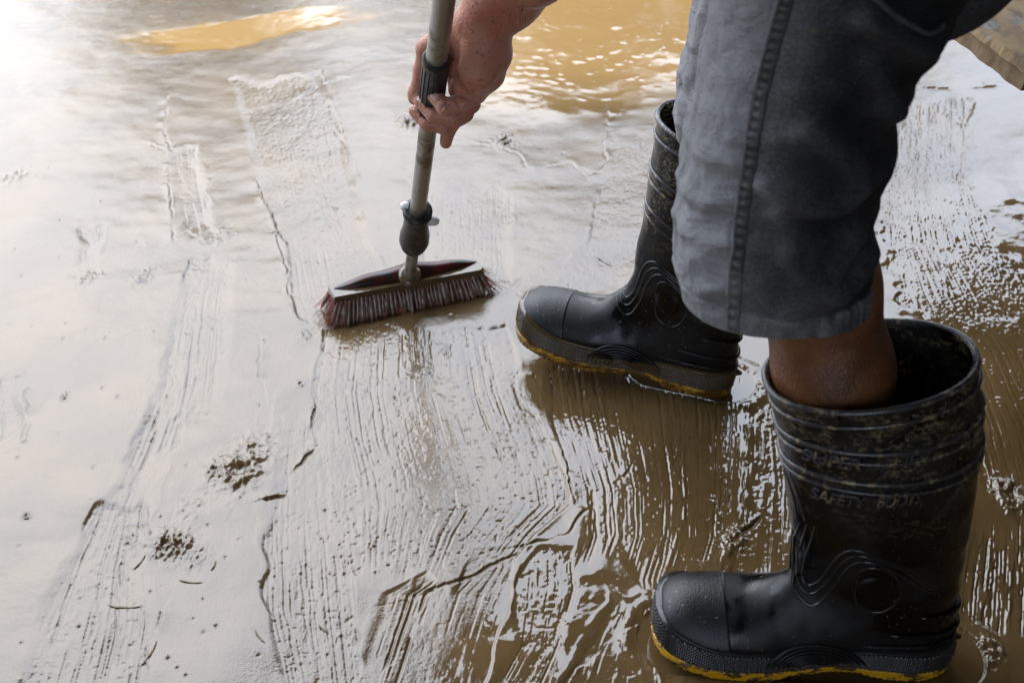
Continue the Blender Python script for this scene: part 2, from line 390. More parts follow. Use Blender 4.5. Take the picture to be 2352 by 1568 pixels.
wet = np.clip(np.maximum(np.maximum(wetR, wetT), wetL), 0, 1)
cav = np.zeros_like(X)
FLOOR = -.0035
PITS = 1.0
def stroke(rows, sp=.005, amp=.0005, depth=.002, rough=.00022, lip=.0010, seed=0, y0n=.035, y1n=.035, rag=.006, brk=.5, lipn=.5, es=1.6, dash=.35):
    """one sweep of the brush: rows (photo y, left x, right x); grooves run along it"""
    global h, cav
    ys, xl, xr = map(np.array, zip(*rows)); gl = [G(a, b) for a, b in zip(xl, ys)]; gr = [G(a, b) for a, b in zip(xr, ys)]
    wy = np.array([p[1] for p in gl]); o = np.argsort(wy); wy = wy[o]
    m = (Y > wy[0]-.1) & (Y < wy[-1]+.1) & (near > .01)
    x = X[m]; y = Y[m]
    XL = np.interp(y, wy, np.array([p[0] for p in gl])[o])+rag*fbm(x*0+3, y*28, seed+1, 3)
    XR = np.interp(y, wy, np.array([p[0] for p in gr])[o])+rag*fbm(x*0+9, y*24, seed+2, 3)
    XL0 = np.interp(y, wy, np.array([p[0] for p in gl])[o]); XR0 = np.interp(y, wy, np.array([p[0] for p in gr])[o])
    W = np.maximum(XR0-XL0, .004); t = (x-XL0)/W; wm = float(np.mean(W))
    e0 = (wy[-1]+y0n*fbm(x*26, x*0+5, seed+3, 3))-y; e1 = y-(wy[0]+y1n*fbm(x*26, x*0+8, seed+4, 3))
    d = np.minimum(np.minimum(x-XL, XR-x), np.minimum(e0, e1)*.4)
    k = smooth(0, es*(.0030+.009*smooth(-.5, .3, vn(x*9, y*9, seed+31))), d)
    tt = t*wm/sp
    ty = tt+.16*vn(tt*.35, y*6, seed+60)
    g = vn(ty, y*3.2, seed+5)*.5+vn(ty*2.1, y*6, seed+6)*.3
    ln = smooth(.30, .62, vn(ty*2.6+4, y*2.4, seed+41))*smooth(-.35, .15, vn(ty*2.6+4, y*26, seed+42))      # furrows of single bristles
    l2 = smooth(.35, .65, vn(ty*4.3+7, y*3.5, seed+43))*smooth(-.1, .3, vn(ty*4.3, y*55, seed+44))
    st = smooth(-.5, .2, vn(t*wm/.035, y*6, seed+17))
    pit2 = smooth(.50, .78, vn(x*210, y*210, seed+45))
    bk = dash+(1-dash)*smooth(-.45, .4, vn(ty*1.1+3, y*(30 if dash > .2 else 48), seed+77)+.4*vn(ty*2.2, y*80, seed+78))
    ins = -depth+(amp*g*bk-amp*1.5*ln-amp*.75*l2)*(.3+.7*st)-.0009*pit2*brk+rough*(.45*fbm(x*150, y*110, seed+8, 3)+.5*fbm(tt*1.2, y*90, seed+7, 2)*brk)+.0003*fbm(x*26, y*26, seed+11, 2)
    hh = h[m]; base = .6*h0[m]+.0*hh
    lp = .8*lip*np.exp(-((d+.003)/.0034)**2)*(lipn+(1-lipn)*vn(x*60, y*60, seed+9))*smooth(-.25, .45, vn(x*22, y*22, seed+12))
    new = hh*(1-k)+(base+ins)*k+np.maximum(lp, 0)
    h[m] = hh+(new-hh)*near[m]
# older, farther sweeps first
stroke([(170,520,740),(300,560,790),(450,600,830),(560,650,860),(690,668,900),(760,690,960)], .0058, .00050, .0022, .00055, .0012, 11, rag=.004, es=2)
stroke([(330,392,455),(430,388,475),(545,398,505)], .007, .0005, .0024, .0002, .0012, 23, es=2.2)
stroke([(520,178,240),(620,170,225)], .007, .0005, .0018, .0003, .0006, 29, es=2.2)
stroke([(590,430,545),(700,392,540),(870,362,530),(960,335,520)], .0062, .0008, .0018, .0004, .0005, 35, es=2.2)
stroke([(940,335,430),(1040,292,400),(1180,240,340)], .009, .0011, .0016, .00045, .0008, 37, rag=.012, es=2.2)
stroke([(1170,215,345),(1300,140,350),(1430,75,370),(1600,10,345),(1700,-40,340)], .0072, .0010, .0018, .00030, .0004, 41, rag=.007, es=2.2)
stroke([(430,965,1180),(520,960,1178),(640,965,1178)], .0052, .00038, .0014, .00024, .0006, 47)
stroke([(300,1395,1580),(420,1380,1560),(560,1340,1500),(680,1260,1420)], .006, .0002, .0012, .00034, .0007, 51, rag=.01)
stroke([(220,2040,2240),(420,2020,2240),(560,2020,2290),(700,2050,2420)], .006, .0012, .0014, .0006, .0007, 53, rag=.02)
stroke([(840,-80,62),(1000,-80,48)], .009, .0006, .0018, .0003, .0006, 59, rag=.012)
stroke([(930,640,760),(1030,628,760),(1200,600,800),(1400,600,820),(1560,640,830),(1680,640,830)], .0062, .0008, .0022, .0005, .0007, 67, rag=.009, es=2.2)
stroke([(745,745,1170),(900,715,1215),(1010,722,1262),(1100,740,1300),(1160,745,1310),(1230,760,1230),(1340,780,1140)], .0050, .00075, .0014, .00032, .0008, 61, rag=.005, brk=.7)
stroke([(1300,1000,1190),(1360,870,1180),(1450,840,1150),(1570,800,1120),(1700,760,1090)], .0085, .0014, .0020, .0003, .0012, 71, y0n=.06, es=1.0, rag=.004, brk=.25)
stroke([(820,1240,1700),(960,1260,1715),(1120,1320,1700),(1230,1330,1690),(1330,1300,1660)], .0054, .0015, .0016, .00024, .0012, 73, dash=.02, rag=.004)
stroke([(940,1718,1800),(1100,1712,1830),(1230,1690,1830),(1330,1660,1840)], .005, .0012, .0012, .0004, .0014, 79)
stroke([(1270,1190,1330),(1350,1180,1340),(1480,1170,1300),(1600,1100,1250)], .007, .0010, .0012, .0003, .0006, 83)
stroke([(1380,1400,1530),(1450,1350,1545),(1520,1310,1560),(1700,1230,1600)], .0085, .0030, .0026, .0004, .0018, 89, dash=.02, rag=.008)
stroke([(560,2050,2300),(680,2080,2420),(800,2130,2600),(1000,2180,2760),(1150,2200,2850)], .0052, .0024, .0012, .0002, .0008, 97, dash=.02, rag=.006)
stroke([(1180,2225,2480),(1350,2200,2500),(1470,2190,2500)], .0052, .0020, .0012, .0003, .0010, 101, dash=.02, rag=.006)
# steps and torn edges of the soft mud sheet
def crease(pts, hgt=.0016, wd=.004, seed=0, side=1.0):
    global h
    P = [G(a, b) for a, b in pts]
    lo_ = np.min(P, 0)-.05; hi_ = np.max(P, 0)+.05
    m = (X > lo_[0]) & (X < hi_[0]) & (Y > lo_[1]) & (Y < hi_[1])
    x = X[m]+.004*fbm(X[m]*60, Y[m]*60, seed, 3); y = Y[m]+.004*fbm(X[m]*60, Y[m]*60, seed+5, 3)
    best = np.full(x.shape, 9.); sg = np.zeros(x.shape)
    for a, b in zip(P[:-1], P[1:]):
        d = b-a; t = np.clip(((x-a[0])*d[0]+(y-a[1])*d[1])/(d[0]**2+d[1]**2), 0, 1)
        dx = x-a[0]-t*d[0]; dy = y-a[1]-t*d[1]; D = np.hypot(dx, dy); s = np.sign(d[0]*dy-d[1]*dx)
        c = D < best; best = np.where(c, D, best); sg = np.where(c, s, sg)
    q = best*sg*side
    prof = np.where(q > 0, np.exp(-q/(wd*3)), 0)*hgt - hgt*.9*np.exp(-((q+wd*.35)/(wd*.5))**2)
    h[m] += prof*.8*(.12+.88*smooth(-.35, .35, vn(x*38, y*38, seed+9)))
crease([(383,225),(375,300),(392,345),(386,400),(398,550)], .0022, .0035, 201, -1)
crease([(590,420),(608,465),(634,510),(640,560),(655,605),(664,680)], .0026, .0035, 203, -1)
crease([(402,550),(430,530),(470,560),(530,548)], .0016, .004, 205, 1)
crease([(720,940),(712,985),(728,1020),(700,1050),(662,1090),(655,1130),(612,1142)], .0030, .004, 207, -1)
crease([(330,960),(400,945),(455,952),(480,945),(530,935)], .0016, .003, 209, -1)
crease([(355,880),(392,890),(398,870)], .003, .003, 211, 1)
crease([(860,1385),(930,1375),(1000,1345),(1060,1325),(1130,1295),(1190,1265)], .0015, .0035, 213, 1)
crease([(1200,1252),(1260,1240),(1300,1225),(1335,1180),(1380,1140),(1440,1080),(1485,1010)], .0016, .0035, 215, 1)
crease([(1230,865),(1262,960),(1280,1010),(1300,1060),(1315,1140)], .0026, .003, 217, -1)
crease([(1668,1290),(1700,1225),(1735,1190)], .0030, .005, 219, 1)
crease([(1640,1330),(1668,1290)], .003, .005, 220, 1)
crease([(1716,940),(1712,1050),(1712,1180)], .003, .0035, 221, 1)
crease([(1400,260),(1385,330),(1395,370),(1360,400)], .0020, .004, 223, 1)
crease([(345,330),(385,345),(395,330)], .002, .003, 225, 1)
crease([(770,300),(800,340),(860,330),(960,300)], .0014, .004, 227, 1)
crease([(700,215),(740,195),(800,180)], .003, .006, 229, 1)
crease([(1190,640),(1175,660),(1220,690)], .0014, .004, 231, 1)
crease([(1990,215),(2080,200),(2200,205),(2352,195)], .0022, .012, 233, 1)
crease([(1100,330),(1190,350),(1215,390)], .0014, .004, 235, 1)
crease([(1260,380),(1310,372),(1345,400)], .0018, .004, 237, 1)
crease([(60,900),(66,960),(52,1010)], .0018, .004, 239, 1)
crease([(372,1410),(345,1470),(335,1540)], .0016, .004, 243, 1)
crease([(600,770),(598,850),(612,910)], .0020, .0035, 245, 1)
crease([(1500,1410),(1400,1470),(1300,1568),(1240,1640)], .0022, .005, 247, 1)
crease([(380,1240),(340,1210),(280,1215)], .0012, .006, 249, 1)
# wave of soft ridges left of the broom track
for (a, b, rx, ry, hh_, an) in [(230,1130,90,40,.0022,.3),(480,1000,70,30,.002,.5),(120,760,160,60,.0024,.2),(560,1480,90,60,.0022,0),(860,1200,60,30,.0014,.2),(250,650,200,25,.0018,.1),(120,420,160,30,.0018,.1),(1290,1200,90,40,.0010,.3),(500,770,60,80,.0012,0)]:
    c_ = G(a, b); s_ = (c_[1]*cp+CAM_H*sp_)/FPX; rx_ = rx*s_; ry_ = ry*s_/.6
    dx = (X-c_[0]); dy = (Y-c_[1]); dx, dy = dx*math.cos(an)+dy*math.sin(an), -dx*math.sin(an)+dy*math.cos(an)
    h += hh_*np.exp(-(dx/rx_)**2-(dy/ry_)**2)
# clods and heel holes
def clod(a, b, r, hgt, seed, hole=.5):
    global h, cav
    c_ = G(a, b); s_ = (c_[1]*cp+CAM_H*sp_)/FPX; r_ = r*s_
    m = (abs(X-c_[0]) < r_*3) & (abs(Y-c_[1]) < r_*3.5)
    x = X[m]-c_[0]; y = (Y[m]-c_[1])*.75; D = np.hypot(x, y)/r_*(1+.35*fbm(x*50/max(r_*20,.3), y*50/max(r_*20,.3), seed, 3))
    e = np.exp(-D**2*.9); f = fbm(x/r_*3.4, y/r_*3.4, seed+3, 4)
    ring = np.exp(-((D-.62)/.22)**2)
    h[m] += hgt*(e*(.35+.9*f)+.45*ring*(f*.6+.5)); hl = smooth(.45, .12, D)*hole
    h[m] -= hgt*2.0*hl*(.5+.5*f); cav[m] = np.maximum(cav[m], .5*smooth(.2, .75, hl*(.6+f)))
clod(552,1078,48,.0062,301,.9); clod(590,1030,40,.0035,303,.2); clod(500,1080,26,.004,305,.5)
clod(378,1248,30,.0055,307,.8); clod(412,1250,28,.0045,309,.6); clod(450,1275,26,.0020,311,.1)
clod(940,285,24,.010,313,.7); clod(1155,325,18,.009,315,.6); clod(62,1188,9,.005,317,.3); clod(147,910,9,.004,319,.4)
clod(768,480,7,.004,321,1); clod(300,1235,18,.0025,323,.2); clod(435,1165,30,.0018,325,.1); clod(700,770,14,.003,327,.6); clod(690,880,8,.003,328,.8)
clod(2330,1140,44,.006,329,.3); clod(2270,1500,36,.004,331,.2); clod(2210,285,8,.004,333,.8); clod(2170,262,8,.003,335,.8); clod(1690,1240,26,.004,337,.3)
clod(1720,890,26,.003,339,.3); clod(200,640,22,.003,343,.3); clod(330,640,20,.0035,345,.3); clod(505,545,26,.003,347,.2); clod(850,1250,10,.002,349,.5); clod(980,850,8,.002,351,.5)
clod(1800,860,30,.004,353,.2); clod(1760,960,26,.003,355,.2); clod(30,410,26,.004,357,.2)
rp = np.random.default_rng(5); FL = []
for i in range(230):                       # small pocks and crumbs in the mud
    a = rp.uniform(20, 1900); b = rp.uniform(330, 1560); c_ = G(a, b)
    r_ = rp.uniform(.0012, .0030); m = (abs(X-c_[0]) < r_*4) & (abs(Y-c_[1]) < r_*4)
    D2 = ((X[m]-c_[0])**2+(Y[m]-c_[1])**2)/r_**2; s_ = rp.choice([-1, 1], p=[.55, .45])
    h[m] += s_*rp.uniform(.0006, .0018)*np.exp(-D2)
for i in range(150):                       # flecks riding on the ochre puddle
    a = rp.uniform(1150, 1640); b = rp.uniform(0, 230); c_ = G(a, b); rx = rp.uniform(.004, .011); ry = rx*rp.uniform(.4, .8); an = rp.uniform(-.6, .6)
    m = (abs(X-c_[0]) < .04) & (abs(Y-c_[1]) < .04); dx = X[m]-c_[0]; dy = Y[m]-c_[1]; dx, dy = dx*math.cos(an)+dy*math.sin(an), -dx*math.sin(an)+dy*math.cos(an)
    FL.append((m, rp.uniform(.0006, .0013)*np.exp(-(dx/rx)**2-(dy/ry)**2)))
# water standing in the swept, wettest parts: fills hollows to a level film
wtl = np.maximum(wetT, wetL); lvl = .6*h0*(1-wtl)-.0024+(1-.95*wtl)*(.0009*fbm(X*4, Y*4, 401, 2)+.00025*fbm(X*26, Y*26, 403, 2))+.0012*wtl
kk = .00022; q = (h-lvl)/kk
filled = lvl+kk*np.logaddexp(0, np.clip(q, -60, 60))
film = np.clip(wet*1.15, 0, 1)*near
h = h*(1-film)+filled*film
h = h+near*wetT*(.00008*fbm(X*30, Y*75, 405, 3)*(.10+.90*smooth(130, 230, PYd)))
h = h+near*wet*.00006*fbm(X*70, Y*70, 407, 2)
for m, v_ in FL: h[m] += v_
# pressed down and swollen round the boots
for (a, b, c2, d2) in [((.456,.77),(.186,.790),.050,.0015),((.30,1.24),(.21,1.27),.045,.002)]:
    a = np.array(a); b = np.array(b); d = b-a; t = np.clip(((X-a[0])*d[0]+(Y-a[1])*d[1])/(d@d), 0, 1)
    D = np.hypot(X-a[0]-t*d[0], Y-a[1]-t*d[1])
    h += .0022*np.exp(-((D-c2-.012)/.010)**2)*(.6+.7*fbm(X*40, Y*40, 411, 2))
    h = np.where(D < c2, np.minimum(h, -.003), h)
Hm = h*np.where(near > 0, 1, 1)
nv = X.shape; V = np.stack([X, Y, Hm], -1).reshape(-1, 3).astype(np.float32)
ii = np.arange(nv[0]*nv[1]).reshape(nv)
Fq = np.stack([ii[:-1,:-1], ii[:-1,1:], ii[1:,1:], ii[1:,:-1]], -1).reshape(-1, 4).astype(np.int32)
me = bpy.data.meshes.new('mud_ground'); me.vertices.add(len(V)); me.vertices.foreach_set('co', V.ravel())
me.loops.add(Fq.size); me.loops.foreach_set('vertex_index', Fq.ravel()); me.polygons.add(len(Fq))
me.polygons.foreach_set('loop_start', np.arange(0, Fq.size, 4, dtype=np.int32)); me.polygons.foreach_set('use_smooth', np.ones(len(Fq), bool))
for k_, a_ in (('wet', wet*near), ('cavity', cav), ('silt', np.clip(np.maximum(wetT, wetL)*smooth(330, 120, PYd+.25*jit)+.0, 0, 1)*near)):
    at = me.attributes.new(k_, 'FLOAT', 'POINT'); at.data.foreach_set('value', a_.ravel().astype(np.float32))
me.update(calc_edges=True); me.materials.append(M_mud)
mud = bpy.data.objects.new('mud_ground', me); C.objects.link(mud); mud['kind'] = 'structure'
def ground_z(x, y):
    j = int(np.argmin(abs(Ys-y))); i = int(np.argmin(abs(X[j]-x))); return float(Hm[j, i])

# ------------------------------------------------------------------ the porch whose shade this is, an added unseen wing, and what stands across the yard
e0, e1 = np.array((-1.6, .96)), np.array((4.2, 7.0)); ed = (e1-e0)/np.linalg.norm(e1-e0); en = np.array((ed[1], -ed[0]))
e0 = e0-ed*2.5; EL = 26.0
house = thing('house', 'low house with a dark plank porch roof sheltering the muddy yard', 'house', (3, -2, 0))
pl = []; rzp = math.atan2(ed[1], ed[0])
def at2(s, t): return e0+ed*s+en*t
for i in range(92):
    c_ = at2(EL*(i+.5)/92, 2.6); o = mesh_obj('roof_plank', *box((c_[0], c_[1], 2.62+(.006 if i % 2 else 0)), (EL/92-.004, 5.2, .03), rzp), M_wood, house, False)
for tq in (.06, 2.6, 5.1):
    c_ = at2(EL/2, tq); mesh_obj('beam', *box((c_[0], c_[1], 2.53), (EL, .09, .13), rzp), M_wood, house, False)
for s_ in (.3, 25.6):
    c_ = at2(s_, .06); mesh_obj('post', *box((c_[0], c_[1], 1.24), (.12, .12, 2.48), rzp), M_wood, house, False)
for i in range(22):  # roof of an added, unseen wing that blocks the sky behind the camera
    mesh_obj('roof_plank', *box((-2.0-.25*(i+.5), -1.75, 2.60+(.006 if i % 2 else 0)), (.246, 4.9, .03)), M_wood, house, False)
mesh_obj('wall', *box((-4.8, -3.4, 1.3), (6.4, .2, 2.6)), M_wall, house, False)  # back wall of the added wing, closing off low sky
mesh_obj('wall', *box((-7.6, -1.5, 1.3), (.2, 4.2, 2.6)), M_wall, house, False)  # end wall of the added wing, likewise only there to block sky
c_ = at2(EL/2, 5.3); mesh_obj('wall', *box((c_[0], c_[1], 1.4), (EL, .2, 2.8), rzp), M_wall, house, False)
def tree(base, hgt, cr, seed, label, n=2600):
    rr = np.random.default_rng(seed); t = thing('tree', label, 'tree', base)
    b = np.array(base); P = np.array([b+(.1*math.sin(z_*2+seed), .08*math.cos(z_*1.7), z_*hgt*.7-.02) for z_ in np.linspace(0, 1, 8)])
    mesh_obj('trunk', *tube(P, np.linspace(.14, .05, 8), 8), M_wood, t)
    for q in range(6):
        a = q*1.05+seed; s0 = P[3+q % 4]; e = s0+np.array((math.cos(a)*cr*.7, math.sin(a)*cr*.7, hgt*.22))
        mesh_obj('branch', *tube(np.linspace(s0, e, 4), np.linspace(.05, .015, 4), 6), M_wood, t)
    cen = b+(0, 0, hgt-cr*.9); nb = 26
    bl = cen+rr.normal(size=(nb, 3))*np.array((cr*.5, cr*.5, cr*.42)); c = bl[rr.integers(0, nb, n)]+rr.normal(size=(n, 3))*cr*.17
    d = rr.normal(size=(n, 3)); d /= np.linalg.norm(d, axis=1)[:, None]; e = np.cross(d, rr.normal(size=(n, 3))); e /= np.linalg.norm(e, axis=1)[:, None]
    s = rr.uniform(.05, .11, (n, 1)); Vv = np.stack([c-d*s, c+e*s*.45, c+d*s, c-e*s*.45], 1).reshape(-1, 3)
    o = mesh_obj('crown', Vv, [tuple(range(4*i, 4*i+4)) for i in range(n)], M_leaf, t, False); o['kind'] = 'stuff'
tree((.95, 9.0, 0), 3.35, 1.35, 3, 'broad leafy tree across the yard mirrored in the brown puddle', 5200)
tree((2.5, 10.2, 0), 3.5, 1.25, 9, 'second leafy tree across the yard right of the broad one', 4200)
tree((-3.1, 12.6, 0), 4.9, 1.8, 5, 'smaller leafy tree far left across the yard', 6500)

# ------------------------------------------------------------------ low plywood table, upper right
ta, tb = G(2186, 30, .42), G(2352, 155, .42); td = (tb-ta)/np.linalg.norm(tb-ta); tn = np.array((-td[1], td[0], 0))
if tn[0] < 0: tn = -tn
tab = thing('low_table', 'low muddy plywood table with flaking blue paint beside the trousers', 'table', tuple(ta))
TL = float(np.linalg.norm(tb-ta))
def board(a0, a1, b0, b1, z0, z1, n=60):
    V = []; F = []
    for iz, z in enumerate((z0, z1)):
        for i in range(n+1):
            s = a0+(a1-a0)*i/n; e = .0012*math.sin(i*.9)+random.uniform(-.0012, .0012)-.003*(iz == 0)
            p = ta+td*s+tn*(b0+e); q = ta+td*s+tn*b1; V += [(p[0], p[1], z), (q[0], q[1], z)]
    k = 2*(n+1)
    for i in range(n): a = 2*i; F += [(a, a+2, a+3, a+1), (k+a, k+a+1, k+a+3, k+a+2), (a, k+a, k+a+2, a+2), (a+1, a+3, k+a+3, k+a+1)]
    F += [(0, 1, k+1, k), (2*n, k+2*n, k+2*n+1, 2*n+1)]
    return V, F
mesh_obj('top', *board(-.34, TL+.006, 0, .8, .415, .428), M_board, tab, False)
mesh_obj('edge_strip', *board(-.335, TL, .006, .05, .388, .4145, 50), M_board, tab, False)
for s_, t_ in ((-.28, .62), (.02, .55), (-.28, .75), (.02, .75)):
    p = ta+td*s_+tn*t_; mesh_obj('leg', *box((p[0], p[1], .19), (.05, .05, .394), math.atan2(td[1], td[0])), M_wood, tab, False)

# ------------------------------------------------------------------ the person
PB = (.30, 1.02, 0)
person = thing('person', 'person bending down in rubber boots and dark denim shorts, sweeping mud', 'person', PB)
# -- bent arm and hand (photo pixels with distance, so that it closes round the pole)
def zp(x, y, z, r): return (Z(x, y, z), r/1000)
SHR, ELR = np.array((.07, 1.14, 1.07)), Z(1345, -290, 1.02)
arm = chain([zp(1345,-290,1.02,36), zp(1240,-80,1.09,33), zp(1178,-4,1.135,27), zp(1128,66,1.168,21)], .018)
arm += chain([zp(1300,-285,1.02,34), zp(1195,-90,1.09,29), zp(1132,-10,1.135,24), zp(1088,46,1.165,19)], .018)
hand = chain([zp(1120,66,1.168,21), zp(1112,110,1.180,22), zp(1100,160,1.195,20), zp(1092,190,1.21,14)], .010)
hand += chain([zp(1134,80,1.175,17), zp(1136,125,1.195,17), zp(1122,170,1.215,16), zp(1092,212,1.235,13)], .010)
hand += chain([zp(1086,50,1.172,18), zp(1062,90,1.197,15), zp(1052,150,1.225,13), zp(1056,205,1.245,13)], .010)
hand += chain([zp(1080,180,1.215,13), zp(1060,196,1.222,12)], .006)
fk = .0022
hand += chain([zp(1092,214,1.236,12.5), zp(1062,236,1.226,10), zp(1022,246,1.224,9.6), zp(994,216,1.226,7.6)], fk)
hand += chain([zp(1080,238,1.252,12), zp(1042,270,1.248,9.6), zp(996,263,1.248,9.2), zp(966,233,1.250,7.6)], fk)
hand += chain([zp(1066,260,1.272,11.5), zp(1020,291,1.270,9.0), zp(982,283,1.270,8.8), zp(953,255,1.274,7.3)], fk)
hand += chain([zp(1048,268,1.288,10.5), zp(1029,300,1.294,8.6), zp(1024,328,1.304,7.0)], fk)
hand += chain([zp(1078,52,1.178,17), zp(1022,84,1.196,14), zp(982,112,1.207,11.5), zp(972,160,1.232,10), zp(956,212,1.254,8.4), zp(952,226,1.26,7.4)], .006)
allp = np.array([p[0] for p in arm[1:]+hand]+[p[1] for p in hand])
Va, Fa = nets(arm+hand, allp.min(0)-.05, allp.max(0)+.05, .0015, .008)
Va = np.array(Va); _bv = BVHTree.FromPolygons([tuple(v) for v in Va], Fa)
for pts, dp, wd in (([(1061,69),(1056,113),(1052,159),(1063,179),(1089,191),(1108,196)],.0020,.0028),([(1038,179),(1030,205),(1040,221),(1056,218),(1080,230)],.0016,.0022),([(1046,226),(1056,246)],.0012,.0018),([(1110,60),(1135,74),(1160,100)],.0010,.0022),([(1122,50),(1148,66),(1170,88)],.0008,.002),([(1014,250),(1028,233)],.001,.0018),([(1085,100),(1095,140),(1090,170)],.0006,.004)):
    for (a, b) in spline(pts, 24):
        ht = _bv.ray_cast(Vector((0, 0, CAM_H)), Vector(ray(a, b)).normalized())
        if ht[0] is None: continue
        q = np.array(ht[0]); n_ = np.array(ht[1]); n_ = n_ if np.dot(n_, ray(a, b)) < 0 else -n_; D = np.linalg.norm(Va-q, axis=1); m_ = D < wd*2.5
        Va[m_] -= n_*(dp*.30*np.exp(-(D[m_]/wd)**2))[:, None]
# cut off the part nearer the elbow than the wrist; the coarse body carries on inside the sleeve
HIP = np.array((.36, .93, .90)); NK = np.array((-.03, .96, 1.14))
body = [(HIP+(0, -.09, 0), HIP+(0, .09, 0), .115, .115), (HIP, NK, .12, .13), (NK+(.1, -.12, -.02), NK+(.1, .12, -.02), .105, .105),
        (NK, NK+(-.10, 0, .02), .06, .055), (NK+(-.17, 0, .03), NK+(-.20, 0, -.02), .083, .066), (NK+(-.235, 0, .0), NK+(-.24, 0, -.05), .02, .02),
        (NK+(-.265, 0, .02), NK+(-.285, 0, -.005), .010, .013), (NK+(-.19, -.075, .0), NK+(-.19, -.078, -.03), .012, .01), (NK+(-.19, .075, .0), NK+(-.19, .078, -.03), .012, .01)]
body += chain([(SHR, .052), (ELR, .038), (Z(1220, -60, 1.09), .034)])
SHL = np.array((.06, .79, 1.10)); ELL = np.array((.25, .70, .93)); WRL = np.array((.045, .79, .93))
body += chain([(SHL, .052), (ELL, .038), (WRL, .026)])
body += [(WRL, WRL+(-.05, .035, .01), .026, .030)]
poleB = np.array((-.155, 1.40, .055)); poleT = np.array((-.067, 1.085, .599)); pd = (poleT-poleB)/np.linalg.norm(poleT-poleB)
pc = poleB+pd*1.02
for i in range(4):
    c = poleB+pd*(.97+.021*i); a = [c+(.035*math.cos(q), .035*math.sin(q)*.9, 0) for q in (-.6, -1.7, -2.8, -3.9)]
    body += chain([(a[0], .011), (a[1], .0095), (a[2], .009), (a[3], .008)], .008)
body += chain([(pc+(.03, .01, .02), .013), (pc+(0, .035, .045), .010), (pc+(-.03, .02, .05), .009)], .008)
body += chain([(np.array((.34, .88, .88)), .088), (np.array((.235, .82, .70)), .062), (np.array((.225, .80, .54)), .052), (np.array((.262, .804, .45)), .049), (np.array((.286, .789, .37)), .049), (np.array((.320, .780, .27)), .039), (np.array((.370, .778, .12)), .030)])
body += chain([(np.array((.36, 1.02, .86)), .088), (np.array((.30, 1.17, .53)), .060), (np.array((.30, 1.20, .38)), .052), (np.array((.26, 1.25, .12)), .034)])
Vb, Fb = nets(body, (-.45, .45, .02), (.70, 1.45, 1.45), .0065, .022)
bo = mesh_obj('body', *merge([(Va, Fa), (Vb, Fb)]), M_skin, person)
# nails
def nail(pc_, nrm, up, w_, l_):
    nrm = nrm/np.linalg.norm(nrm); up = up-nrm*np.dot(up, nrm); up /= np.linalg.norm(up); s = np.cross(nrm, up); V = []; F = []
    for i in range(7):
        for j in range(7):
            a = (i/6-.5)*2; b = (j/6-.5)*2; wd = w_*math.sqrt(max(0, 1-.55*b**4)); V.append(pc_+s*a*wd+up*b*l_+nrm*(.0011-.0022*a*a*.8-.0009*b*b))
    for i in range(6):
        for j in range(6): a = i*7+j; F.append((a, a+7, a+8, a+1))
    return V, F
bvb = BVHTree.FromPolygons([tuple(v) for v in Va], Fa)
for (a, b, c2, w_) in ((1000, 222, (1012, 240), .0042), (972, 231, (984, 246), .0048), (962, 252, (978, 264), .0046)):
    cam0 = np.array((0, 0, CAM_H)); d_ = ray(a-2, b-2); hit = bvb.ray_cast(Vector(cam0), Vector(d_))
    if hit[0] is None: continue
    n_ = np.array(hit[1]); n_ = n_ if np.dot(n_, d_) < 0 else -n_
    upv = Z(a, b, 1.2)-Z(c2[0], c2[1], 1.2)
    mesh_obj('fingernail', *nail(np.array(hit[0])+n_*.0004, n_, upv, w_, .0056), M_nail, bo)
# arm hair: fine strands on the underside of the forearm
hv = []
for i in range(80):
    t_ = random.random(); p = Z(1250-130*t_+random.uniform(-28, 34), -70+180*t_+random.uniform(-14, 14), 1.05)
    hit = bvb.ray_cast(Vector((0, 0, CAM_H)), Vector(p-np.array((0, 0, CAM_H))).normalized())
    if hit[0] is None: continue
    q = np.array(hit[0]); n_ = np.array(hit[1]); n_ = n_ if np.dot(n_, q-np.array((0,0,CAM_H))) < 0 else -n_
    g_ = np.array((-.25, 0, -1.))+n_*.7; l_ = random.uniform(.006, .012)
    hv.append(tube(np.array([q-n_*.001, q+g_*l_*.5+n_*.001, q+g_*l_]), [.00012, .0001, .00004], 3))
ho = mesh_obj('arm_hair', *merge(hv), M_hair, bo); ho['kind'] = 'stuff'
for s_ in (-1, 1):
    mesh_obj('eye', *tube(np.array([NK+(-.262, s_*.031, .022), NK+(-.268, s_*.031, .021)]), [.011, .008], 10), M_wht, bo)
hp = [(NK+(-.15, 0, .06), NK+(-.20, 0, .045), .078, .072), (NK+(-.13, -.02, .0), NK+(-.13, .02, .0), .07, .07)]
Vh, Fh = nets(hp, NK+(-.35, -.15, -.12), NK+(.0, .15, .2), .006, .02); mesh_obj('hair', Vh, Fh, M_hair, person)
sh = [(HIP+(-.04, -.08, .03), HIP+(-.04, .08, .03), .120, .120), (HIP+(-.04, 0, .03), NK+(.05, 0, 0), .135, .142), (NK+(.1, -.12, -.02), NK+(.1, .12, -.02), .118, .118)]
sh += chain([(SHR, .066), (SHR+(ELR-SHR)*.75, .058)]); sh += chain([(SHL, .066), (SHL+(ELL-SHL)*.7, .058)])
Vs, Fs = nets(sh, (-.25, .5, .65), (.65, 1.4, 1.4), .008, .03); mesh_obj('shirt', Vs, Fs, M_shirt, person)

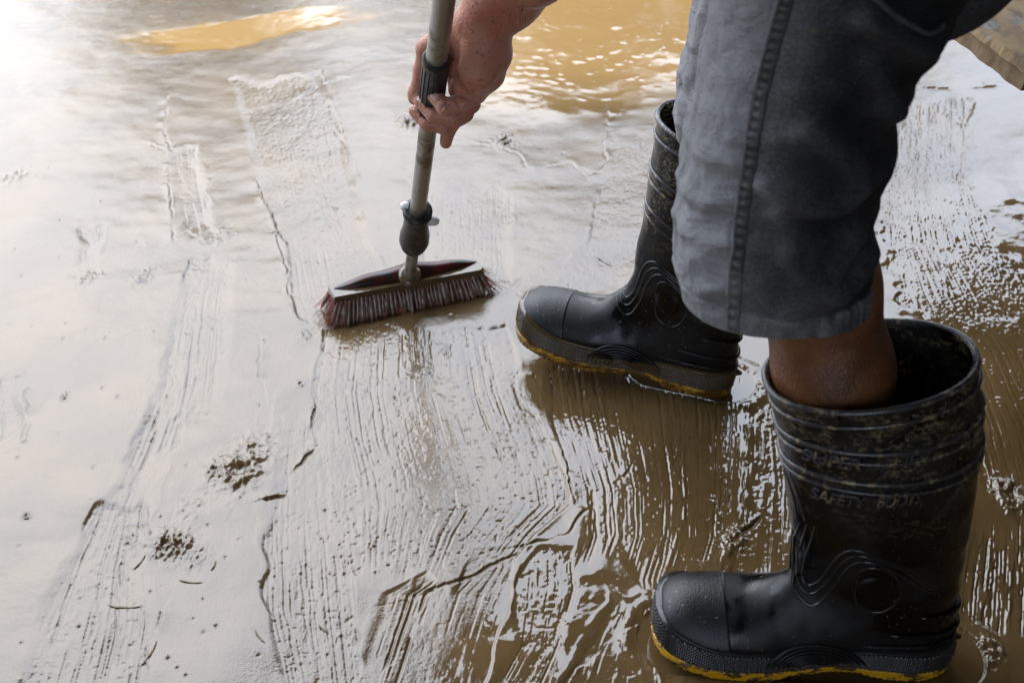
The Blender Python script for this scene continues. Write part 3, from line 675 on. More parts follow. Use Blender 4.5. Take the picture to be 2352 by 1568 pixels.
# -- denim shorts: near leg, far leg, seat
def leg_loft(rows, cy, dep, hem_z, seed, nth=340, nz=300, ridges=()):
    """rows (z, x_left, x_right); rings round a leg with folds pushed into the cloth"""
    rows = sorted(rows); z, xl, xr = map(np.array, zip(*rows)); zz = np.linspace(hem_z, z[-1], nz); th = np.linspace(0, 2*math.pi, nth, endpoint=False)
    from_ = spline(np.stack([z, xl, xr], 1), 200); o = np.argsort(from_[:, 0]); from_ = from_[o]
    XL = np.interp(zz, from_[:, 0], from_[:, 1]); XR = np.interp(zz, from_[:, 0], from_[:, 2])
    T, Zg = np.meshgrid(th, zz); cx = ((XL+XR)/2)[:, None]; a = ((XR-XL)/2)[:, None]
    CY = np.interp(zz, *zip(*cy))[:, None]; DP = np.interp(zz, *zip(*dep))[:, None]
    cs_, sn = np.cos(T), np.sin(T); pw = .86
    x = cx+a*np.sign(cs_)*abs(cs_)**pw; y = CY+DP*np.sign(sn)*abs(sn)**pw
    nx = cs_/a; ny = sn/DP; nl = np.hypot(nx, ny); nx /= nl; ny /= nl
    pu = np.arctan2(sn, cs_)*.09
    front = smooth(0, -.7, cs_)
    d = .0046*fbm(pu*14+Zg*6+5, Zg*20-pu*9, seed, 3)+.0034*(1-abs(vn(pu*16+Zg*16, Zg*30-pu*10, seed+4)))*smooth(0, .3, abs(sn))
    d += .0016*(1-2*abs(vn(pu*10+x*20, Zg*62, seed+6)))*front*smooth(.55, .50, Zg)
    d += .0012*fbm(pu*60, Zg*60, seed+7, 3)
    for pts, hg, wd in ridges:
        P = np.array(pts); best = np.full(x.shape, 9.)
        for p, q in zip(P[:-1], P[1:]):
            e = q-p; t = np.clip(((x-p[0])*e[0]+(Zg-p[1])*e[1])/(e@e), 0, 1); best = np.minimum(best, np.hypot(x-p[0]-t*e[0], Zg-p[1]-t*e[1]))
        d += 2.1*hg*np.exp(-(best/wd)**2)*(sn < .1)
    d *= smooth(0, .02, Zg-hem_z)*.9+.1
    band = smooth(.0235, .0215, Zg-hem_z); d += .0012*band-.0018*np.exp(-((Zg-hem_z-.0235)/.0016)**2)+.0007*band*vn(pu*150, Zg*8, seed+9)
    x = x+nx*d; y = y+ny*d
    V = np.stack([x, y, Zg], -1); ids = np.arange(nz*nth).reshape(nz, nth); r_ = np.roll(ids, -1, 1)
    F = np.stack([ids[:-1], r_[:-1], r_[1:], ids[1:]], -1).reshape(-1, 4).tolist()
    V2 = V[:70:3].copy(); V2[..., 0] = cx[:70:3]+(V2[..., 0]-cx[:70:3])*.965; V2[..., 1] = CY[:70:3]+(V2[..., 1]-CY[:70:3])*.95   # inside face of the hem
    n0 = nz*nth; m_ = V2.shape[0]; id2 = n0+np.arange(m_*nth).reshape(m_, nth); r2 = np.roll(id2, -1, 1)
    F += np.stack([id2[:-1], id2[1:], r2[1:], r2[:-1]], -1).reshape(-1, 4).tolist(); F += np.stack([ids[0], id2[0], r2[0], r_[0]], -1).reshape(-1, 4).tolist()
    fade_shade = (.06+.99*smooth(.10, -.85, cs_)+.25*smooth(.1, .0, Zg-hem_z)*smooth(.9, -.2, cs_)+(14+40*smooth(.2, -.7, cs_))*np.clip(d-.001, -.003, .007))  # worn front, plus lit front, bright folds and shaded back painted into the colour
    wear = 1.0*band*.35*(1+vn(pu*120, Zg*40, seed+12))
    fade_shade = np.clip(fade_shade+wear, 0, 1.3)
    fa = np.concatenate([fade_shade.reshape(-1), fade_shade[:70:3].reshape(-1)*.3])
    return np.vstack([V.reshape(-1, 3), V2.reshape(-1, 3)]), F, fa
NY = .79
def rw(y, a, b, Yp=NY): p = PY(a, y, Yp); q = PY(b, y, Yp); return (p[2], p[0], q[0])
rows = [rw(*r) for r in ((-250,1650,2430),(-120,1636,2290),(0,1645,2190),(41,1639,2176),(92,1630,2150),(126,1625,2112),(150,1621,2097),(185,1614,2090),(225,1607,2060),(256,1602,2042),(308,1592,2052),(343,1587,2048),(390,1575,2024),(451,1569,2000),(492,1562,1989),(564,1557,1992),(640,1564,1993),(695,1572,1994),(730,1578,1990))]
hemz = rows[-2][0]+.007
def rd(pts): return [(PY(1493+.5127*a, .5127*b, NY-.055)[0], PY(1493+.5127*a, .5127*b, NY-.055)[2]) for a, b in pts]
ridges = [(rd([(520,790),(620,850),(720,893),(830,885),(920,800)]), .0060, .009), (rd([(610,1080),(680,1185),(760,1215),(840,1150),(900,1060)]), .0060, .010),
          (rd([(690,540),(800,620),(900,710)]), .0045, .010), (rd([(940,40),(1060,120),(1190,210)]), .007, .009), (rd([(800,1290),(900,1270),(970,1180)]), .0055, .011),
          (rd([(960,230),(1030,420),(1075,500)]), .0045, .010), (rd([(560,930),(640,1020),(700,1040)]), .0035, .010), (rd([(600,1380),(720,1300),(800,1290)]), .003, .010),
          (rd([(130,820),(300,760),(380,740)]), .0018, .008), (rd([(130,1000),(260,960),(390,900)]), .0022, .007), (rd([(160,1150),(280,1110),(370,1080)]), .002, .007), (rd([(250,1350),(320,1290),(370,1280)]), .0018, .007)]
VA_, FA_, fade_shadeA = leg_loft(rows, [(.35, NY), (1.2, NY+.03)], [(.35, .060), (.45, .064), (.6, .075), (.9, .10)], hemz, 501, ridges=ridges)
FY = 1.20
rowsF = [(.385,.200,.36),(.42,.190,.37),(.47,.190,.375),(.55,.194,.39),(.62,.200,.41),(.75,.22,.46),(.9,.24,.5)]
VB_, FB_, fade_shadeB = leg_loft(rowsF, [(.38, FY), (.55, 1.165), (.9, 1.03)], [(.38, .075), (.6, .08), (.9, .10)], .385, 521, 160, 160)
ps = [(HIP+(0, -.09, -.02), HIP+(0, .09, -.02), .128, .128), (HIP+(0, -.07, -.03), np.array((.30, .86, .74)), .11, .095), (HIP+(0, .07, -.03), np.array((.34, 1.03, .72)), .11, .095)]
Vp, Fp = nets(ps, (.0, .6, .6), (.65, 1.3, 1.15), .008, .03)
def merge_np(parts):
    V = []; F = []; o = 0
    for v, f in parts: V.append(v); F += (np.array(f)+o).tolist(); o += len(v)
    return np.vstack(V), F
Vall, Fall = merge_np([(VA_, FA_), (VB_, FB_), (Vp, Fp)])
shorts = mesh_obj('shorts', Vall, Fall, M_den, person, attrs={'fade_shade': np.concatenate([fade_shadeA, fade_shadeB, np.full(len(Vp), .2)])})
bvs = BVHTree.FromPolygons([tuple(v) for v in VA_], FA_)
def onto(bv, p, d, off=0.0, org=None):
    hit = bv.ray_cast(Vector(org), Vector(d).normalized())
    if hit[0] is None: return None, None
    n_ = np.array(hit[1]); n_ = n_ if np.dot(n_, d) < 0 else -n_
    return np.array(hit[0])+n_*off, n_
# side seam: felled strip with puckers between two stitched edges
sm = spline([(1838,-120),(1800,0),(1786,50),(1770,110),(1752,180),(1738,250),(1724,330),(1714,400),(1702,480),(1694,560),(1687,620),(1682,690),(1680,758)], 330)
Vq = []; Fq2 = []; fd = []; nw = 13; last = None
for i, (a, b) in enumerate(sm):
    c, n_ = onto(bvs, None, ray(a, b), 0, (0, 0, CAM_H))
    if c is None:
        if last is None: continue
        c, n_ = last
    last = (c, n_); rt = np.array((1., 0, 0)); rt = rt-n_*np.dot(rt, n_); rt /= np.linalg.norm(rt)
    for j in range(nw):
        t_ = (j/(nw-1)-.5)*2; x_ = t_*.0062+.001
        edge = math.exp(-((abs(t_)-.80)/.10)**2)*.0013*(1.0 if t_ < 0 else .55)
        pk = .5+.5*math.sin(i*2*math.pi/8.4+.7*math.sin(i*.11)); mid = math.exp(-(t_/.50)**2)*(-.0005+.0014*pk)
        Vq.append(c+rt*x_+n_*(.0014+edge+mid-(.0012 if abs(t_) > .95 else 0))); fd.append(.30+.55*pk*math.exp(-(t_/.5)**2)+1.7*math.exp(-((t_+.80)/.15)**2)+(.0 if i < 280 else .25))
m_ = len(Vq)//nw
for i in range(m_-1):
    for j in range(nw-1): a = i*nw+j; Fq2.append((a, a+1, a+nw+1, a+nw))
mesh_obj('side_seam', Vq, Fq2, M_den, shorts, attrs={'fade_shade': np.array(fd)*np.clip(np.linspace(.8, 1, len(fd)), 0, 1)})
# back pocket edge
pk_ = []
for (a, b) in spline([(1975,-30),(2010,0),(2050,35),(2095,62),(2130,78),(2165,58)], 60):
    c, n_ = onto(bvs, None, ray(a, b), .001, (0, 0, CAM_H))
    if c is not None: pk_.append(c)
if len(pk_) > 8: mesh_obj('pocket_edge', *tube(np.array(pk_), .0022, 6), M_den, shorts, attrs={'fade_shade': np.full(len(pk_)*6, .35)})

# -- rubber boots
NA, NO = R(175.5), np.array((.456, .770, 0)); FA2, FO = R(161.5), np.array((.297, 1.223, 0))
def loc(a, b, side=0.0):           # photo pixel -> (s forward, z) on the near boot's side plane
    u = np.array((math.cos(NA), math.sin(NA))); n_ = np.array((-u[1], u[0])); o = NO[:2]+n_*side; d = ray(a, b)
    det = d[0]*(-u[1])+u[0]*d[1]; t = (o[0]*(-u[1])+u[0]*o[1])/det
    return ((t*d[0]-o[0])*u[0]+(t*d[1]-o[1])*u[1], CAM_H+t*d[2])
def spring(s): return .013*np.clip((s-.19)/.11, 0, 2)**2
FOOT = [((.3000,.040),(.3005,.030),.010),((.2975,.051),(.2990,.021),.025),((.2895,.059),(.2905,.015),.036),((.276,.0665),(.276,.012),.0435),((.256,.0725),(.250,.012),.0485),
        ((.236,.0765),(.224,.012),.0505),((.210,.082),(.190,.012),.0495),((.192,.089),(.150,.012),.0455),((.180,.099),(.110,.012),.0415),((.172,.109),(.070,.012),.0390),
        ((.168,.121),(.035,.012),.0375),((.168,.134),(.010,.015),.0370),((.170,.147),(-.003,.028),.0370),((.174,.160),(-.007,.052),.0375),((.179,.174),(-.003,.078),.0390)]
SH_N = [((.185,.192),(.005,.135),.042),((.192,.224),(.014,.215),.048),((.201,.260),(.024,.284),.055),((.211,.300),(.036,.338),.058),((.221,.334),(.047,.376),.060),((.230,.359),(.056,.401),.063)]
SH_F = [((.157,.190),(-.006,.112),.042),((.156,.225),(-.006,.168),.047),((.157,.262),(-.006,.228),.053),((.159,.300),(-.006,.278),.058),((.161,.345),(-.006,.328),.062),((.163,.384),(-.006,.372),.064)]
FOOT = [((t[0], t[1]-.000*float(smooth(.19,.27,t[0]))), b, w_) for t, b, w_ in FOOT]
FOOT_F = [(t if i < 10 else (t[0]-.0045*(i-9), t[1]), b, w_) for i, (t, b, w_) in enumerate(FOOT)]
def section(T, B, w_, u, ph, grow=0.0, foot=1.0):
    """point on the boot's skin; ph 0 = front/top, pi = back/sole"""
    c_, s_ = np.cos(ph), np.sin(ph); mid = (T+B)/2; half = (T-B)/2; Ln = np.linalg.norm(half, axis=-1, keepdims=True)
    e = 1-.26*foot[..., None]*(c_[..., None] < 0) if isinstance(foot, np.ndarray) else 1.0
    cc = np.sign(c_)[..., None]*np.abs(c_)[..., None]**e
    ss = np.sign(s_)*np.abs(s_)**(.92)
    pt = mid+half*(1+grow/np.maximum(Ln, 1e-6))*cc
    return pt, (w_+grow)*ss
def build_boot(name, foot, shaft, ang, org, pitch, solemat, label, text, M_rub=M_rub):
    S = foot+shaft; T = np.array([s[0] for s in S]); B = np.array([s[1] for s in S]); W_ = np.array([s[2] for s in S])
    T = T.copy(); B = B.copy(); T[:, 1] += spring(T[:, 0]); B[:, 1] += spring(B[:, 0])
    ns = 260; rail = spline(np.hstack([T, B, W_[:, None]*1.0]), ns); Tn, Bn, Wn = rail[:, :2], rail[:, 2:4], rail[:, 4]
    seglen = np.r_[0, np.cumsum(np.linalg.norm(np.diff(rail, axis=0), axis=1))]; knots = [float(np.argmin(np.linalg.norm(rail-np.r_[T[i], B[i], W_[i]], axis=1))) for i in range(len(S))]
    fw = smooth(knots[14], knots[9], np.arange(ns))
    def surf(iu, ph, grow=0.0):
        iu = np.clip(np.asarray(iu, float), 0, ns-1.001); i = iu.astype(int); f = iu-i
        I = lambda A: A[i]*(1-f)[..., None]+A[i+1]*f[..., None]
        Tq, Bq = I(Tn), I(Bn); wq = Wn[i]*(1-f)+Wn[i+1]*f; ft = fw[i]
        p, y = section(Tq, Bq, wq, iu, ph, grow, ft)
        # narrow the top of the toe and instep, fuller low down
        c_ = np.cos(ph); y = y*(1-.16*ft*np.clip(c_, 0, 1))
        wr = smooth(knots[12], knots[16], iu)
        return np.stack([p[..., 0], y, p[..., 1]], -1)
    ca, sa = math.cos(ang), math.sin(ang); cpi, spi = math.cos(pitch), math.sin(pitch)
    def world(P):
        P = np.asarray(P, float); x = P[..., 0]*cpi-P[..., 2]*spi; z = P[..., 0]*spi+P[..., 2]*cpi; y = P[..., 1]
        return np.stack([org[0]+x*ca-y*sa, org[1]+x*sa+y*ca, z+org[2]], -1)
    nph = 200; ph = np.linspace(0, 2*math.pi, nph, endpoint=False); IU, PH = np.meshgrid(np.arange(ns, dtype=float), ph, indexing='ij')
    P = surf(IU, PH)
    # creases at the ankle and soft dents
    dn = .0016*fbm(P[..., 0]*22, P[..., 2]*22+P[..., 1]*14, 601, 3)*smooth(knots[4], knots[8], IU)+.0022*np.exp(-((P[..., 2]-.15-.5*(P[..., 0]-.1))/.02)**2)*vn(P[..., 0]*30, P[..., 2]*60, 603)*smooth(knots[10], knots[14], IU)
    C0 = (Tn+Bn)/2; nrm = P-np.stack([C0[:, 0], C0[:, 0]*0, C0[:, 1]], -1)[:, None]; nrm /= np.linalg.norm(nrm, axis=-1, keepdims=True)+1e-9; P = P+nrm*dn[..., None]
    if name == 'near':     # the nick in the rim
        p_n = loc(1945, 885, .06)[0]; dd = np.hypot((P[-26:, :, 0]-p_n)/.0055, 0)*1.0
        cut = np.clip(1-dd, 0, 1)*(P[-26:, :, 1] > 0)*np.linspace(0, 1, 26)[:, None]; P[-26:, :, 2] -= .011*cut
    inner = surf(np.clip(IU[::-1][:100:2], 0, ns-1), PH[:50], -.0035); inner[..., 2] = np.minimum(inner[..., 2], P[-1][None, :, 2]+.0)
    allr = [P]; rimc = P[-1]+(inner[0]-P[-1])*.5; rimc[:, 2] += .0014
    full = np.concatenate([P, rimc[None], inner], 0); nr = full.shape[0]; ids = np.arange(nr*nph).reshape(nr, nph); rr_ = np.roll(ids, -1, 1)
    F = np.stack([ids[:-1], ids[1:], rr_[1:], rr_[:-1]], -1).reshape(-1, 4).tolist(); F.append(ids[0].tolist())
    Vl = full.reshape(-1, 3); bt = mesh_obj('boot', world(Vl), F, M_rub, person); bt['label'] = label
    bv = BVHTree.FromPolygons([tuple(v) for v in Vl], F)
    def side(s, z, sgn=1, off=0.0):
        hit = bv.ray_cast(Vector((s, sgn*.3, z)), Vector((0, -sgn, 0)))
        if hit[0] is None: return None
        n_ = np.array(hit[1]); n_ = n_ if n_[1]*sgn > 0 else -n_; return np.array(hit[0])+n_*off, n_
    def line(pts, r, sgn=1, n=90, off=0.0, taper=True):
        Q = [side(s-.005*float(smooth(.10, .14, z)), z, sgn, off) for s, z in spline(pts, n)]; Q = [q[0] for q in Q if q is not None]
        if len(Q) < 4: return None
        Q = np.array(Q); keep = np.r_[True, np.linalg.norm(np.diff(Q, axis=0), axis=1) < .007]; Q = Q[keep]
        rr2 = r*np.clip(np.minimum(np.arange(len(Q)), np.arange(len(Q))[::-1])/6+.25, 0, 1) if taper else r
        return tube(Q, rr2, 6)
    # toe cap
    ncap = int(knots[5])+1; fu, fp = np.meshgrid(np.linspace(0, ncap, 60), np.linspace(0, 2*math.pi, 120, endpoint=False), indexing='ij')
    g_ = .0014+0*fu; g_[-1] = -.001; g_[-2] = .0009
    Pc = surf(fu, fp, .0013); Pc[-1] = surf(fu[-1:], fp[-1:], -.001)[0]; i2 = np.arange(Pc.shape[0]*120).reshape(-1, 120); r2 = np.roll(i2, -1, 1)
    mesh_obj('toe_cap', world(Pc.reshape(-1, 3)), np.stack([i2[:-1], i2[1:], r2[1:], r2[:-1]], -1).reshape(-1, 4).tolist()+[i2[0].tolist()], M_cap, bt)
    # ribs round the shaft
    def ring(frac, r, wob=0.0):
        a = np.linspace(0, 2*math.pi, 150, endpoint=False); iu = (ns-1)-frac*(ns-1-knots[15])-wob*np.clip(np.sin(a-.5), 0, 1)**2
        return tube(surf(iu, a, .0004), r, 8, True)
    for frac, r in ((.004, .0030), (.085, .0022), (.205, .0025), (.260, .0021), (.375, .0025), (.43, .0020)) if name == 'near' else ((.004, .0029), (.10, .0021), (.31, .0024), (.385, .0020), (.56, .0024), (.635, .0019)):
        mesh_obj('rib', world(ring(frac, r, 0 if frac < .2 else 4.0)[0]), ring(frac, r)[1], M_rib, bt)
    # moulded lines: the S curves, the ankle disc, the arch and the heel bars
    cv = lambda L_, side_=.040: [loc(1435.5+.3896*a, 1234.5+.3896*b, side_) for a, b in L_]
    A_ = cv([(1010,0),(995,110),(986,250),(990,350),(1012,405),(1056,442),(1110,459),(1160,440),(1200,385),(1228,300),(1262,225),(1310,165),(1356,137),(1402,130),(1460,142),(1540,185),(1640,245),(1720,310),(1780,352),(1860,362)])
    B_ = cv([(1050,-20),(1030,110),(1018,250),(1020,350),(1045,392),(1085,414),(1128,402),(1164,350),(1200,262),(1246,170),(1296,118),(1350,96),(1410,100),(1500,135),(1600,178),(1690,240),(1750,300),(1800,338),(1865,345)])
    C_ = cv([(1095,-30),(1070,110),(1050,240),(1046,330),(1066,372),(1096,374),(1134,330),(1172,240),(1216,145),(1262,90),(1316,64),(1376,66),(1470,102),(1580,150),(1680,200),(1750,270),(1806,318),(1868,328)])
    D_ = cv([(1340,-260+520),(1350,210),(1390,178),(1440,170),(1500,182),(1560,225),(1596,285),(1600,350),(1578,410),(1530,448),(1460,455),(1390,432),(1350,380),(1336,310),(1342,250)])
    vert = cv([(1000,-20),(985,-110),(960,-200),(925,-290)]), cv([(1046,-30),(1020,-130),(985,-230),(950,-300)])
    parts_ = []
    for sg in (1, -1):
        for L_, r in ((A_, .0018), (B_, .0016), (C_, .0016), (D_, .0013), (vert[0], .0014), (vert[1], .0014)):
            t_ = line(L_, r, sg, 170, -.0002)
            if t_ is not None: mesh_obj('moulded_line', world(t_[0]), t_[1], M_rib2, bt)
        cc = np.array(cv([(1460, 315)])[0]); Vd = []; Fd = []
        for i in range(10):
            for j in range(36):
                r_ = .0185*i/9; q = side(cc[0]+r_*math.cos(j*math.pi/18), cc[1]+r_*1.05*math.sin(j*math.pi/18), sg, 0)
                Vd.append(q[0]+q[1]*(.0024*(1-(i/9)**4)-.0003) if q is not None else (0, 0, 0))
        for i in range(9):
            for j in range(36): Fd.append((i*36+j, i*36+(j+1) % 36, (i+1)*36+(j+1) % 36, (i+1)*36+j))
        mesh_obj('ankle_disc', world(Vd), Fd, M_rub, bt)
    # sole outline
    xs_ = np.array([-.006,.004,.03,.07,.11,.15,.19,.224,.25,.275,.290,.299,.3025]); ws_ = np.array([.012,.026,.0365,.0365,.0355,.042,.0485,.0515,.0505,.0445,.036,.022,.010])
    up_ = spline(np.stack([xs_, ws_], 1), 150); outl = np.vstack([up_, up_[::-1]*[1, -1]]); outl = spline(outl, 900, True)
    gl = np.gradient(outl, axis=0); gl /= np.linalg.norm(gl, axis=1)[:, None]; on = np.stack([-gl[:, 1], gl[:, 0]], 1)
    cen_ = outl.mean(0); on *= np.sign(((outl-cen_)*on).sum(1).mean())
    def band(z0, z1, off0, off1, nz_, relief=None, mat_=None, nm='x', cap=True):
        V = []; m = len(outl); arc = np.r_[0, np.cumsum(np.linalg.norm(np.diff(outl, axis=0), axis=1))]
        for i in range(nz_+1):
            f = i/nz_; zl = z0(outl[:, 0])*(1-f)+z1(outl[:, 0])*f; of = off0*(1-f)+off1*f
            if relief is not None: of = of+relief(arc, zl, f)
            V.append(np.column_stack([outl+on*np.asarray(of).reshape(-1, 1), zl]))
        V.insert(0, np.column_stack([outl-on*.006, z0(outl[:, 0])])); V.append(np.column_stack([outl-on*.006, z1(outl[:, 0])]))
        V = np.array(V); ids = np.arange(V.shape[0]*m).reshape(-1, m); rq = np.roll(ids, -1, 1)
        F = np.stack([ids[:-1], rq[:-1], rq[1:], ids[1:]], -1).reshape(-1, 4).tolist()
        if cap: F += [ids[0][::-1].tolist(), ids[-1].tolist()]
        return mesh_obj(nm, world(V.reshape(-1, 3)), F, mat_, bt)
    zt = lambda s: .0415+spring(s)+.006*smooth(.23, .30, s)-.004*np.exp(-((s-.12)/.05)**2)
    zb = lambda s: .0135+spring(s)*.9+.0022*np.exp(-((s-.12)/.03)**2)
    def knurl(arc, z, f):
        a = arc/.0046; b = (z)/.0046; g = np.abs(((a+b) % 1)-.5)+np.abs(((a-b) % 1)-.5)
        return (.0030*np.clip(1.15-g*1.3, 0, 1)*(1 if .08 < f < .86 else 0))+(.0010 if f > .88 else 0)
    band(zb, zt, .0030, .0012, 30, knurl, M_fox if name == 'near' else M_foxm, 'foxing_band')
    arch = lambda s: .0065*smooth(.082, .088, s)*smooth(.19, .13, s)
    zs0 = lambda s: .0005+spring(s)*.85+arch(s)
    wob = lambda arc, z, f: .0004*np.sin(arc*900)*(f < .5)+.0002*np.sin(arc*173)
    band(zs0, lambda s: zb(s)+.0005, .0026, .0048, 8, wob, solemat, 'sole')
    bvf = BVHTree.FromPolygons([tuple(v) for v in np.array([(a, b, c) for (a, b) in outl+on*.003 for c in (.0, .05)])], [(2*i, 2*i+1, 2*i+3, 2*i+2) for i in range(len(outl)-1)])
    for sg in (1, -1):
        for k_ in range(7):
            w2 = .052-.0058*k_; h2 = .034-.0040*k_; c0 = .135
            pts = []
            for q in np.linspace(0, math.pi, 40):
                s_ = c0-w2*math.cos(q)*(1.0 if q > math.pi/2 else 1.0)+.012*math.sin(q); z_ = .018+h2*math.sin(q)**1.35
                hit = bvf.ray_cast(Vector((s_, sg*.3, min(z_, .049))), Vector((0, -sg, 0))); hh2 = side(s_, z_, sg)
                yb = abs(hit[0][1])+.0012 if hit[0] is not None else 0; yu = abs(hh2[0][1])+.0005 if hh2 is not None else 0
                yy = max(yb*smooth(.050, .038, z_)+yu*smooth(.038, .050, z_), yu); pts.append((s_, sg*yy, z_))
            t_ = tube(np.array(pts), .0021*np.clip(np.minimum(np.arange(40), np.arange(40)[::-1])/8+.2, 0, 1), 6)
            mesh_obj('arch_rib', world(t_[0]), t_[1], M_rub, bt)
    for z_, L_ in ((.088, .030), (.062, .048), (.044, .060)):      # bars round the heel
        a = []
        for q in np.linspace(-1, 1, 60):
            s_ = -.02+L_*abs(q)**1.5*1.2; sg = 1 if q >= 0 else -1
            hit = bv.ray_cast(Vector((-.06, 0, z_)), Vector((math.cos(q*1.15), math.sin(q*1.15), 0))) if False else None
            o_ = Vector((.06, 0, z_+.006*abs(q))); d_ = Vector((-math.cos(q*L_/.026), math.sin(q*L_/.026), 0)); hit = bv.ray_cast(o_+d_*.25, -d_)
            if hit[0] is not None: a.append(np.array(hit[0])+np.array(d_)*.0004)
        if len(a) > 10:
            t_ = tube(np.array(a), .0032*np.clip(np.minimum(np.arange(len(a)), np.arange(len(a))[::-1])/4+.2, 0, 1), 8); mesh_obj('heel_bar', world(t_[0]), t_[1], M_rub, bt)
    k_ = world(np.array([(-.006, 0, .028), (-.012, 0, .030), (-.018, 0, .029)])); mesh_obj('kick_spur', *tube(k_, [.008, .005, .002], 8), M_rub, bt)
    if text:
        for word, (x0, y0, x1, y1) in (('SUPER', (1859,1057,1991,1050)), ('TUFF', (2031,1040,2140,1034)), ('SAFETY', (1881,1137,2000,1134)), ('BOOTS', (2028,1129,2130,1122))):
            cu = bpy.data.curves.new('t', 'FONT'); cu.body = word; cu.size = 1; cu.extrude = .02; cu.bevel_depth = .02; cu.offset = .012
            to = bpy.data.objects.new('t', cu); C.objects.link(to); bpy.context.view_layer.update()
            tm = bpy.data.meshes.new_from_object(to.evaluated_get(bpy.context.evaluated_depsgraph_get())); vv = np.array([v.co[:] for v in tm.vertices]); ff = [tuple(p.vertices) for p in tm.polygons]
            bpy.data.objects.remove(to)
            l0, l1 = loc(x0, y0, .062), loc(x1, y1, .062); wdt = vv[:, 0].max()-vv[:, 0].min(); hgt_ = .0150/.73
            outv = []
            for v in vv:
                f = (v[0]-vv[:, 0].min())/wdt; s_ = l0[0]+(l1[0]-l0[0])*f; z_ = l0[1]-(.019 if word in ('SUPER', 'TUFF') else .024)+(l1[1]-l0[1])*f+v[1]*hgt_; q = side(s_, z_, 1)
                outv.append(q[0]+q[1]*(.0002+.0026*(v[2]+.04)/.08) if q is not None else (s_, .06, z_))
            mesh_obj('lettering', world(np.array(outv)), ff, M_rib, bt, False)
    return bt
build_boot('near', FOOT, SH_N, NA, NO+(0, 0, .0), 0.0, M_soleN, 'black rubber boot with clean yellow sole edge and moulded words', True)
build_boot('far', FOOT_F, SH_F, FA2, FO+(0, 0, .004), R(5.5), M_soleF, 'wet black rubber boot with mud covered sole and raised toe', False, M_rubF)

# ------------------------------------------------------------------ the broom
broom = thing('broom', 'muddy push broom with red bristles and worn metal telescopic handle', 'broom', (-.15, 1.40, 0))
def along(s0, s1, r0, r1=None, n=14, k=28, wavy=0):
    r1 = r0 if r1 is None else r1; t_ = np.linspace(0, 1, n); return tube(poleB+pd*(s0+(s1-s0)*t_)[:, None], r0+(r1-r0)*t_, k)
def lathe(prof, k=32): return tube(np.array([poleB+pd*s for s, r in prof]), np.array([r for s, r in prof]), k)
mesh_obj('upper_tube', *along(.485, 1.10, .0118), M_alu, broom)
mesh_obj('lower_tube', *along(.175, .53, .0107), M_alu, broom)
mesh_obj('end_tube', *along(.015, .20, .0088), M_alu, broom)
gc = lathe([(.437,.0118),(.438,.0132),(.455,.0136),(.50,.0138),(.533,.0142),(.5345,.0152),(.543,.0154),(.5435,.0150),(.5436,.0121)]); mesh_obj('grip_collar', *gc, M_blk, broom)
kn = [tube(np.array([poleB+pd*s+fr for s in (.445, .53)]), .0009, 5) for fr in [.0139*(math.cos(a)*np.cross(pd, (0,0,1.))/np.linalg.norm(np.cross(pd,(0,0,1.)))+math.sin(a)*np.cross(pd, np.cross(pd,(0,0,1.)))/np.linalg.norm(np.cross(pd,(0,0,1.)))) for a in np.arange(0, 6.28, .42)]]
mesh_obj('grip_ribs', *merge(kn), M_blk, broom)
mesh_obj('joint_collar', *lathe([(.113,.0092),(.116,.0125),(.128,.0178),(.142,.0208),(.158,.0205),(.176,.0176),(.205,.0168),(.215,.0172),(.2152,.0195),(.2235,.0196),(.224,.0150),(.2241,.0110)]), M_blk, broom)
sd = np.cross(pd, (0, 1., 0)); sd /= np.linalg.norm(sd); sd = sd if sd[0] > 0 else -sd
mesh_obj('locking_button', *tube(np.array([poleB+pd*.203+sd*q for q in (.012, .020, .027, .030)]), [.0075, .0075, .006, .003], 14), M_wht, broom)
mesh_obj('locking_tab', *tube(np.array([poleB+pd*.219-sd*q+np.array((0,.004,.004)) for q in (.012, .019, .023)]), [.0065, .0065, .003], 12), M_wht, broom)
# brush head
ba = R(21); bdir = np.array((math.cos(ba), math.sin(ba), -.018)); bdir /= np.linalg.norm(bdir); bw = np.array((-math.sin(ba), math.cos(ba), .0)); bup = np.cross(bdir, bw)
bc = (G(760, 691, .039)+G(1122, 628, .034))/2+bw*.020
BL = np.linalg.norm(G(762, 691, .039)-G(1118, 629, .034))-.006
def bp(x, y, z): return bc+bdir*x+bw*y+bup*z
def prism(outline, z0, z1, bev=.0015):
    n = len(outline); V = []; cen = np.mean(outline, 0)
    for z, sc in ((z0, 1), (z1-bev, 1), (z1, 1-bev/.02)):
        for p in outline: q = cen+(np.array(p)-cen)*(1 if sc == 1 else 1-bev/np.linalg.norm(np.array(p)-cen)); V.append(bp(q[0], q[1], z))
    F = [(r*n+i, r*n+(i+1) % n, (r+1)*n+(i+1) % n, (r+1)*n+i) for r in range(2) for i in range(n)]+[tuple(range(n))[::-1], tuple(range(2*n, 3*n))]
    return V, F
ol = [(-BL/2, -.019), (BL/2-.006, -.020), (BL/2, -.015), (BL/2-.004, .015), (BL/2-.012, .020), (-BL/2+.006, .021), (-BL/2-.002, .014)]
mesh_obj('brush_block', *prism(ol, -.004, .007), M_mudc, broom, False)
